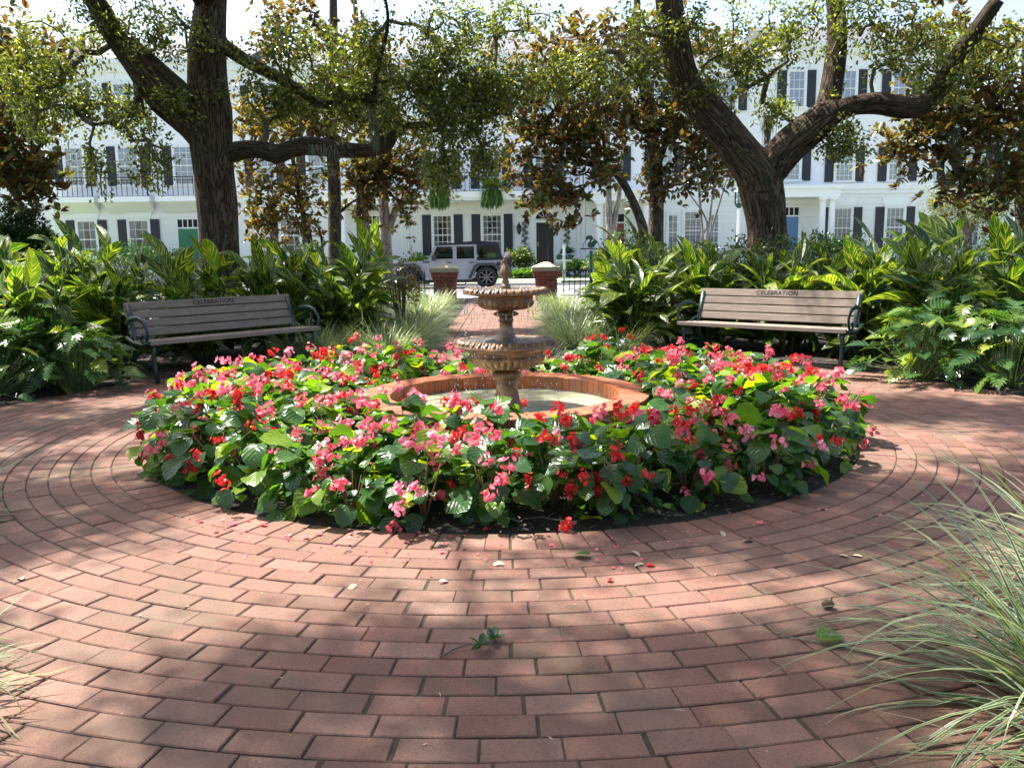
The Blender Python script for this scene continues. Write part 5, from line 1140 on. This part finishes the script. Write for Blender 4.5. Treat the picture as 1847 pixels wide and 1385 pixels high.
slender('evergreen_tree', 1735, 30., 'dense green tree right of the blue door house', [[(1745, 440, .14), (1740, 400, .12), (1725, 370, .09), (1735, 330, .06)], [(1750, 420, .09), (1765, 380, .07), (1770, 340, .05)]], spec=[(1745, 375, 30, 1.15, .8, .8, 95), (1700, 365, 30, .5, .5, .4, 22), (1790, 370, 30, .7, .6, .6, 40)], bark='magnolia_bark')
slender('oak_tree', 640, 33., 'green oak seen through the trees beyond the left magnolias', [[(660, 440, .15), (655, 300, .13), (650, 150, .1), (640, 0, .08)]], spec=[(620, 150, 33, 2.6, 1.2, 1.6, 70), (840, 120, 33, 2.2, 1.2, 1.3, 50)], bark='magnolia_bark')

# spanish moss
def mossy(px0, py0, px1, py1, Y, lab, w_=.10):
    a, b = at(px0, py0, Y), at(px1, py1, Y); n = 420; q = rng.random(n); P = np.array(a)[None]*(1-q[:, None]) + np.array(b)[None]*q[:, None]
    P += rng.normal(0, 1, (n, 3))*(w_*(1-.6*q))[:, None]*[1, .6, .3]; D = np.column_stack([rng.normal(0, .35, n), rng.normal(0, .35, n), -np.ones(n)])
    me = cloud('spanish_moss', *BLD[0], P, D, np.column_stack([np.full(n, .008), rng.uniform(.08, .26, n), np.full(n, .15)]), 'moss'); tag(obj('spanish_moss', me), lab, 'moss', 'spanish moss hanging in the trees')
mossy(676, 190, 678, 262, 13.5, 'grey moss hanging in the middle of the left oak limb', .07)
mossy(1722, 225, 1728, 300, 18.1, 'grey moss strand left of two on the right magnolia', .09); mossy(1795, 250, 1803, 345, 18.1, 'grey moss strand right of two on the right magnolia', .10)
mossy(560, 262, 640, 262, 13.62, 'dry resurrection fern tufts on top of the long limb', .05)
mossy(1385, 205, 1383, 250, 14.1, 'thin grey moss strand in the fork of the right oak', .04)

# ------------------------------------------------------------------ shrubs
def shrub(x, y, z, rx, ry, rz, n, size, lab, mat='shrub_leaf', name='shrub'):
    t = thing(name, (x, y, -.03), lab, 'shrub'); v = unit(n); q = rng.random(n)**.33; v[:, 2] = np.where(v[:, 2] < -.3, -v[:, 2]*.5, v[:, 2])
    lump = 1 + .16*np.sin(v[:, 0]*7 + x) + .12*np.sin(v[:, 2]*9 + y*3) + .1*np.sin(v[:, 1]*8)
    P = v*(q*lump)[:, None]*[rx, ry, rz] + [x, y, z]; P[:, 2] = np.maximum(P[:, 2], .02)
    obj('foliage', cloud('foliage', *LEAF4, P, v + unit(n)*.9, rng.uniform(.7, 1.3, n)*size, mat, roll=rng.uniform(-1, 1, n)), t, world=True, kind='stuff')
    m = MB()
    for k in range(9):
        a = random.uniform(0, 2*PI); r = random.uniform(.2, .7); m.tube([(x, y, 0), (x+rx*r*.5*math.cos(a), y+ry*r*.5*math.sin(a), z*.7), (x+rx*r*math.cos(a), y+ry*r*math.sin(a), z+rz*.6)], [.02, .014, .006], 5)
    obj_mb('branches', m, 'twig', t, world=True, kind='stuff')
def sh_px(px, ptop, Y, rx, n, size, lab, mat='shrub_leaf', zl=.5):
    p = at(px, ptop, Y); zc = p.z*zl; shrub(p.x, Y, zc, rx, rx*.8, p.z-zc, n, size, lab, mat)
sh_px(30, 380, 16.5, .62, 9000, .085, 'dark clipped bush under the left edge magnolia', 'shrub_leaf_dark', .62)
sh_px(60, 452, 12.6, .75, 2600, .05, 'yellow green shrub behind the far left ginger')
sh_px(722, 462, 12.6, .32, 1700, .04, 'bronze small-leaved shrub at the right end of the left ginger bed', 'shrub_leaf_bronze'); sh_px(650, 470, 13.3, .5, 1500, .04, 'olive shrub behind the left ginger bed, left of the bronze one')
for i, (px, pt, Y, rx, lb) in enumerate([(1130, 415, 13., .42, 'loose leafy shrub behind the tall right ginger'), (1215, 448, 13.3, .5, 'olive shrub under the arched windows'), (1290, 440, 13.1, .5, 'pale leafed shrub left of the right oak'), (1345, 432, 12.7, .42, 'shrub at the left foot of the right oak'), (1430, 428, 12.8, .5, 'shrub at the right foot of the right oak'), (1510, 422, 13., .6, 'broad shrub below the first shuttered window'), (1600, 432, 13., .6, 'broad shrub below the second shuttered window'), (1690, 428, 13., .6, 'broad shrub under the dense green tree'), (1780, 432, 12.8, .6, 'shrub left of the white post'), (1850, 440, 12.6, .5, 'shrub at the right edge'), (500, 440, 13.6, .6, 'leafy shrub right of the left oak'), (330, 455, 13., .6, 'fine leafed shrub left of the left oak'), (200, 462, 13., .6, 'fine leafed shrub under the small balconies')]):
    sh_px(px, pt, Y, rx, 3600, .055, lb)
for i, (px, pt, Y, rx, mt, lb) in enumerate([(755, 462, 41.5, .9, 'fern_green', 'green shrub under the left shuttered window by the car bonnet'), (938, 448, 40.5, .65, 'shrub_leaf', 'rounded shrub behind the spare wheel'), (945, 488, 39.3, .8, 'fern_green', 'bright green border plants right of the car'), (1040, 470, 40., .7, 'shrub_leaf_dark', 'dark shrub right of the front steps'), (1090, 455, 38.5, .9, 'shrub_leaf', 'yellow green shrub below the red door'), (1230, 440, 38.5, 1.6, 'shrub_leaf', 'long shrub below the arched windows'), (1500, 425, 41., 1.5, 'shrub_leaf_dark', 'dark hedge below the right house windows'), (250, 435, 41., 2.2, 'shrub_leaf_dark', 'dark hedge below the left house windows')]):
    sh_px(px, pt, Y, rx, 2600, .14, lb, mt)
for i, (x, y, z, rx, rz, lb) in enumerate([(-7.4, 12.6, .5, 1.1, .62, 'dark shrub behind the far left gingers, lowest of that row'), (-5.9, 13.0, .5, 1.0, .60, 'dark shrub left of the left oak, behind the tallest ginger'), (-3.3, 13.2, .5, .9, .60, 'dark shrub right of the left oak trunk'), (2.6, 13.4, .5, .9, .55, 'dark shrub left of the right oak, behind the striped gingers'), (5.6, 12.2, .5, 1.0, .55, 'dark shrub right of the right oak, behind the second row gingers'), (7.2, 12.0, .5, 1.1, .6, 'dark shrub behind the far right gingers'), (-2.6, 13.6, .2, .7, .35, 'low green ground shrub behind the left grass mounds'), (-3.1, 16.2, .2, .9, .35, 'low green shrub in the left bed, halfway to the fence'), (-2.7, 19.3, .2, .9, .32, 'low green shrub against the left fence'), (1.9, 14.3, .2, .6, .35, 'low green ground shrub behind the right grass mounds'), (2.3, 17.0, .2, .8, .35, 'low green shrub in the right bed, halfway to the fence'), (2.3, 20.0, .15, .8, .28, 'low green shrub against the right fence')]): shrub(x, y, z, rx, rx*.8, rz, 2600, .06, lb)
# topiaries in urns
for px, lb in ((947, 'spiral topiary in a black urn left of the black door'), (1023, 'spiral topiary in a black urn right of the black door')):
    p = at(px, 440, 42.5); x, y = p.x, 42.5; t = thing('topiary', (x, y, -.03), lb, 'topiary', 'topiaries flanking the black door')
    m = MB(); m.lathe([(.2, 0), (.2, .06), (.07, .12), (.06, .55), (.18, .75), (.33, .95), (.36, 1.0)], 16); obj_mb('urn', m, 'urn', t)
    n = 1500; q = rng.random(n); th = q*4*2*PI; P = np.column_stack([x + .12*np.cos(th)*(1.1-q*.6), y + .12*np.sin(th)*(1.1-q*.6), 1.5+q*1.15]) + unit(n)*.10*(rng.random(n)[:, None]**.5)
    obj('foliage', cloud('foliage', *LEAF4, P, unit(n), np.full(n, .06), 'shrub_leaf_dark'), t, world=True, kind='stuff')
    n = 90; v = unit(n); v[:, 2] = np.abs(v[:, 2]); obj('agave_leaves', cloud('agave_leaves', *LEAF6, np.tile([x, y, 1.05], (n, 1)), v, rng.uniform(.3, .5, n), 'agave_leaf'), t, world=True, kind='stuff')
    m = MB(); m.tube([(0, 0, .95), (0, 0, 1.6)], .02, 6); obj_mb('stem', m, 'twig', t)

# ------------------------------------------------------------------ litter, mulch, fallen petals
n = 5200; a = rng.uniform(0, 2*PI, n); r = np.sqrt(rng.uniform(1.0**2, 2.25**2, n)); P = np.column_stack([CX+r*np.cos(a), CY+r*np.sin(a), rng.uniform(-.005, .012, n)])
D = unit(n)*[1, 1, .25]; tag(obj('mulch_chips', cloud('mulch_chips', *LEAF4, P, D, np.column_stack([rng.uniform(.012, .03, n), rng.uniform(.012, .045, n), np.full(n, .02)]), 'mulch', roll=rng.uniform(-1, 1, n))), 'dark bark chips covering the soil of the flower bed', kind='stuff')
n = 5000; x = rng.uniform(-6.5, 6.5, n); y = rng.uniform(6.5, 12, n); k = np.hypot(x-CX, y-CY) > 4.3; k &= ~((x > -1.1) & (x < .75)); x, y = x[k], y[k]; n = len(x)
tag(obj('leaf_litter', cloud('leaf_litter', *LEAF4, np.column_stack([x, y, rng.uniform(-.02, .0, n)]), unit(n)*[1, 1, .2], np.column_stack([rng.uniform(.03, .06, n)]*3), 'mulch', roll=rng.uniform(-1, 1, n))), 'brown leaf litter under the benches and hedges', kind='stuff')
def groundpt(px, py):
    u, v = px - 923.5, py - 692.5; u2 = u - ROLL*v; v2 = v + ROLL*u; c, s = math.cos(PITCH), math.sin(PITCH)
    d = (u2, F_PX*c - v2*s, -(F_PX*s + v2*c)); t = (.004-EYE)/d[2]; return Vector((d[0]*t, d[1]*t, .004))
def wl(t): return math.sin(PI*min(1, .05 + .95*t))**.8
FLf = leaf_grid('leaf', wl, .05, .022, 'dry_leaf', arch=.9, fold=.25, nt=4, ns=2); FPt = leaf_grid('petal', wb, .022, .02, 'petal_coral', arch=.6, fold=.3, nt=3, ns=2); FPr = leaf_grid('petal', wb, .024, .022, 'petal_red', arch=.6, fold=.3, nt=3, ns=2)
FGr = leaf_grid('leaf', wb, .075, .065, 'begonia_leaf', arch=.7, fold=.2, nt=5, ns=4)
n = 420; rr_ = np.sqrt(rng.uniform(2.45**2, 4.2**2, n)); aa_ = rng.uniform(0, 2*PI, n); P = np.column_stack([CX+rr_*np.cos(aa_), CY+rr_*np.sin(aa_), rng.uniform(.001, .004, n)])
tag(obj('debris', cloud('debris', *LEAF4, P, unit(n)*[1, 1, .06], np.column_stack([rng.uniform(.004, .012, n), rng.uniform(.008, .03, n), np.full(n, .01)]), 'dry_leaf', roll=rng.normal(0, .3, n))), 'tiny dry leaf bits and stems strewn over the bricks', kind='stuff')
for px, py, lb in ((41, 1046, 'pale curled leaf on the bricks at the left edge'), (909, 1018, 'small tan leaf on the bricks below the bed centre'), (1161, 1018, 'brown curled leaf right of the green fallen leaf'), (1300, 959, 'pale leaf on the brick edge in front of the bed right side'), (1340, 977, 'long tan leaf on the second brick ring at right'), (1650, 958, 'pale leaf beside the grass at right'), (1555, 1005, 'tan leaf on the sunny bricks right of centre'), (1512, 1002, 'dark leaf just left of the tan one'), (1475, 920, 'bright leaf in the sun right of the bed'), (792, 1050, 'small curled leaf near the front brick row'), (1139, 995, 'tiny seed pod on the bricks'), (643, 1055, 'small green sprig on the bricks left of centre')):
    p = groundpt(px, py); o = obj('fallen_leaf', FLf, loc=p + Vector((0, 0, .004)), rot=(0, random.uniform(-.4, .4), random.uniform(0, 6)), scale=random.uniform(.7, 1.2)); tag(o, lb, 'leaf', 'fallen leaves on the plaza')
for i, (px, py) in enumerate([(358, 942), (392, 958), (418, 948), (444, 940), (556, 968), (579, 965), (706, 955), (750, 960), (817, 968), (838, 968), (848, 944), (880, 955), (1000, 984), (1180, 1020), (1096, 1044), (795, 994), (1369, 942), (700, 935), (865, 932), (470, 948)]):
    p = groundpt(px, py); red = i in (13, 14, 11); o = obj('fallen_petal', FPr if red else FPt, loc=p + Vector((0, 0, .003)), rot=(random.uniform(-.3, .5), random.uniform(-.4, .4), random.uniform(0, 6)), scale=random.uniform(.9, 1.7)); side = 'left of' if px < 700 else ('below' if px < 1000 else 'right of')
    tag(o, f'{"red" if red else "pink"} fallen petal on the bricks {side} the bed centre', 'petal', 'petals fallen on the plaza')
PV, PF_ = [], []
n = 150; a = rng.normal(-PI/2, .75, n); r = RB - .08 + np.abs(rng.normal(0, .16, n)); Pp = np.column_stack([CX + r*np.cos(a), CY + r*np.sin(a), rng.uniform(.002, .01, n)])
tag(obj('petal_litter', cloud('petal_litter', *([(0, 0, 0), (.4, .3, .05), (.45, .7, .14), (0, 1, .08), (-.45, .7, .14), (-.4, .3, .05)], LEAF6[1], LEAF6[2]), Pp, unit(n)*[1, 1, .15], rng.uniform(.008, .018, n), 'petal_coral', roll=rng.normal(0, .4, n))), 'tiny pink petal scraps scattered along the brick border', kind='stuff')
for px, py, s_ in ((715, 958, 1.), (1022, 955, 1.1), (655, 862, .8)):
    p = groundpt(px, py); tag(obj('fallen_blossom', random.choice(FL['coral' if px < 1000 else 'red']), loc=p + Vector((0, 0, .02)), scale=s_), 'fallen pink blossom on the brick border' if px == 715 else ('fallen red blossom on the brick border' if px == 1022 else 'pink blossom lying at the front edge of the bed'), 'blossom')
p = groundpt(1063, 1005); tag(obj('fallen_leaf', FGr, loc=p + Vector((0, 0, .012)), rot=(.05, .1, 1.2), scale=.95), 'round green leaf lying on the second brick ring', 'leaf'); p = groundpt(1475, 1160); tag(obj('fallen_leaf', FGr, loc=p + Vector((0, 0, .015)), rot=(.2, .1, -1.3), scale=1.25), 'crumpled green leaf beside the lower right grass', 'leaf'); p = groundpt(1050, 945); tag(obj('fallen_leaf', FGr, loc=p + Vector((0, 0, .02)), rot=(.1, -.2, -1.), scale=1.5), 'large dark leaf drooping on the border beside the red blossom', 'leaf')
p = groundpt(850, 1172); t = thing('fallen_twig', p, 'small green oak twig with oval leaves lying on the front bricks', 'twig')
m = MB(); m.tube([(-.09, -.05, .004), (-.05, .0, .006), (.0, .02, .012), (.05, .05, .012), (.09, .07, .008)], [.003, .003, .0025, .002, .0015], 6); m.tube([(0, .02, .012), (.03, -.01, .02)], .002, 5); obj_mb('stem', m, 'twig', t, smooth=True)
TL = leaf_grid('leaf', wl, .042, .019, 'shrub_leaf_dark', arch=.4, fold=.3, nt=4, ns=2)
for k in range(17):
    c = Vector((.03, -.01, .02)) if k < 8 else Vector((.07, .055, .014)); obj('leaf', TL, t, loc=c, rot=(random.uniform(.0, .7), random.gauss(0, .3), k*.8 + random.gauss(0, .2)), scale=random.uniform(.8, 1.25))
p = groundpt(1493, 1096); t = thing('seed_cone', p, 'small brown magnolia seed cone on the bricks left of the grass', 'seed cone'); m = MB(); m.ball((0, 0, .014), (.022, .018, .014), 12, 8)
for k in range(26):
    a = k*2.4; z = .004 + .022*k/26; m.ball((.019*math.cos(a)*math.sin(PI*(k+3)/32), .016*math.sin(a)*math.sin(PI*(k+3)/32), z), (.004, .004, .003), 5, 3)
m.tube([(.01, 0, .02), (.014, .005, .035)], .003, 5); obj_mb('body', m, 'cone', t, smooth=True)
# woody roots and dry twigs along the front of the bed
for k, (px, py, lb) in enumerate(((900, 938, 'thick grey twig on the soil at the front of the bed'), (985, 942, 'dry stem on the soil right of the thick twig'), (1120, 918, 'thin dry twigs at the front right of the bed'))):
    p = groundpt(px, py); m = MB(); a = -.5 + k*.35; L = .11
    m.tube([(-L*math.cos(a), -L*math.sin(a), .012), (-.02, .01, .022), (.04, -.01, .016), (L*math.cos(a), L*math.sin(a), .008)], [.007, .007, .006, .004] if k == 0 else .003, 7); m.tube([(0, 0, .02), (.04, .05, .03)], .002, 5)
    tag(obj_mb('dry_twig', m, 'pale_bark', smooth=True, loc=p), lb, 'twig')
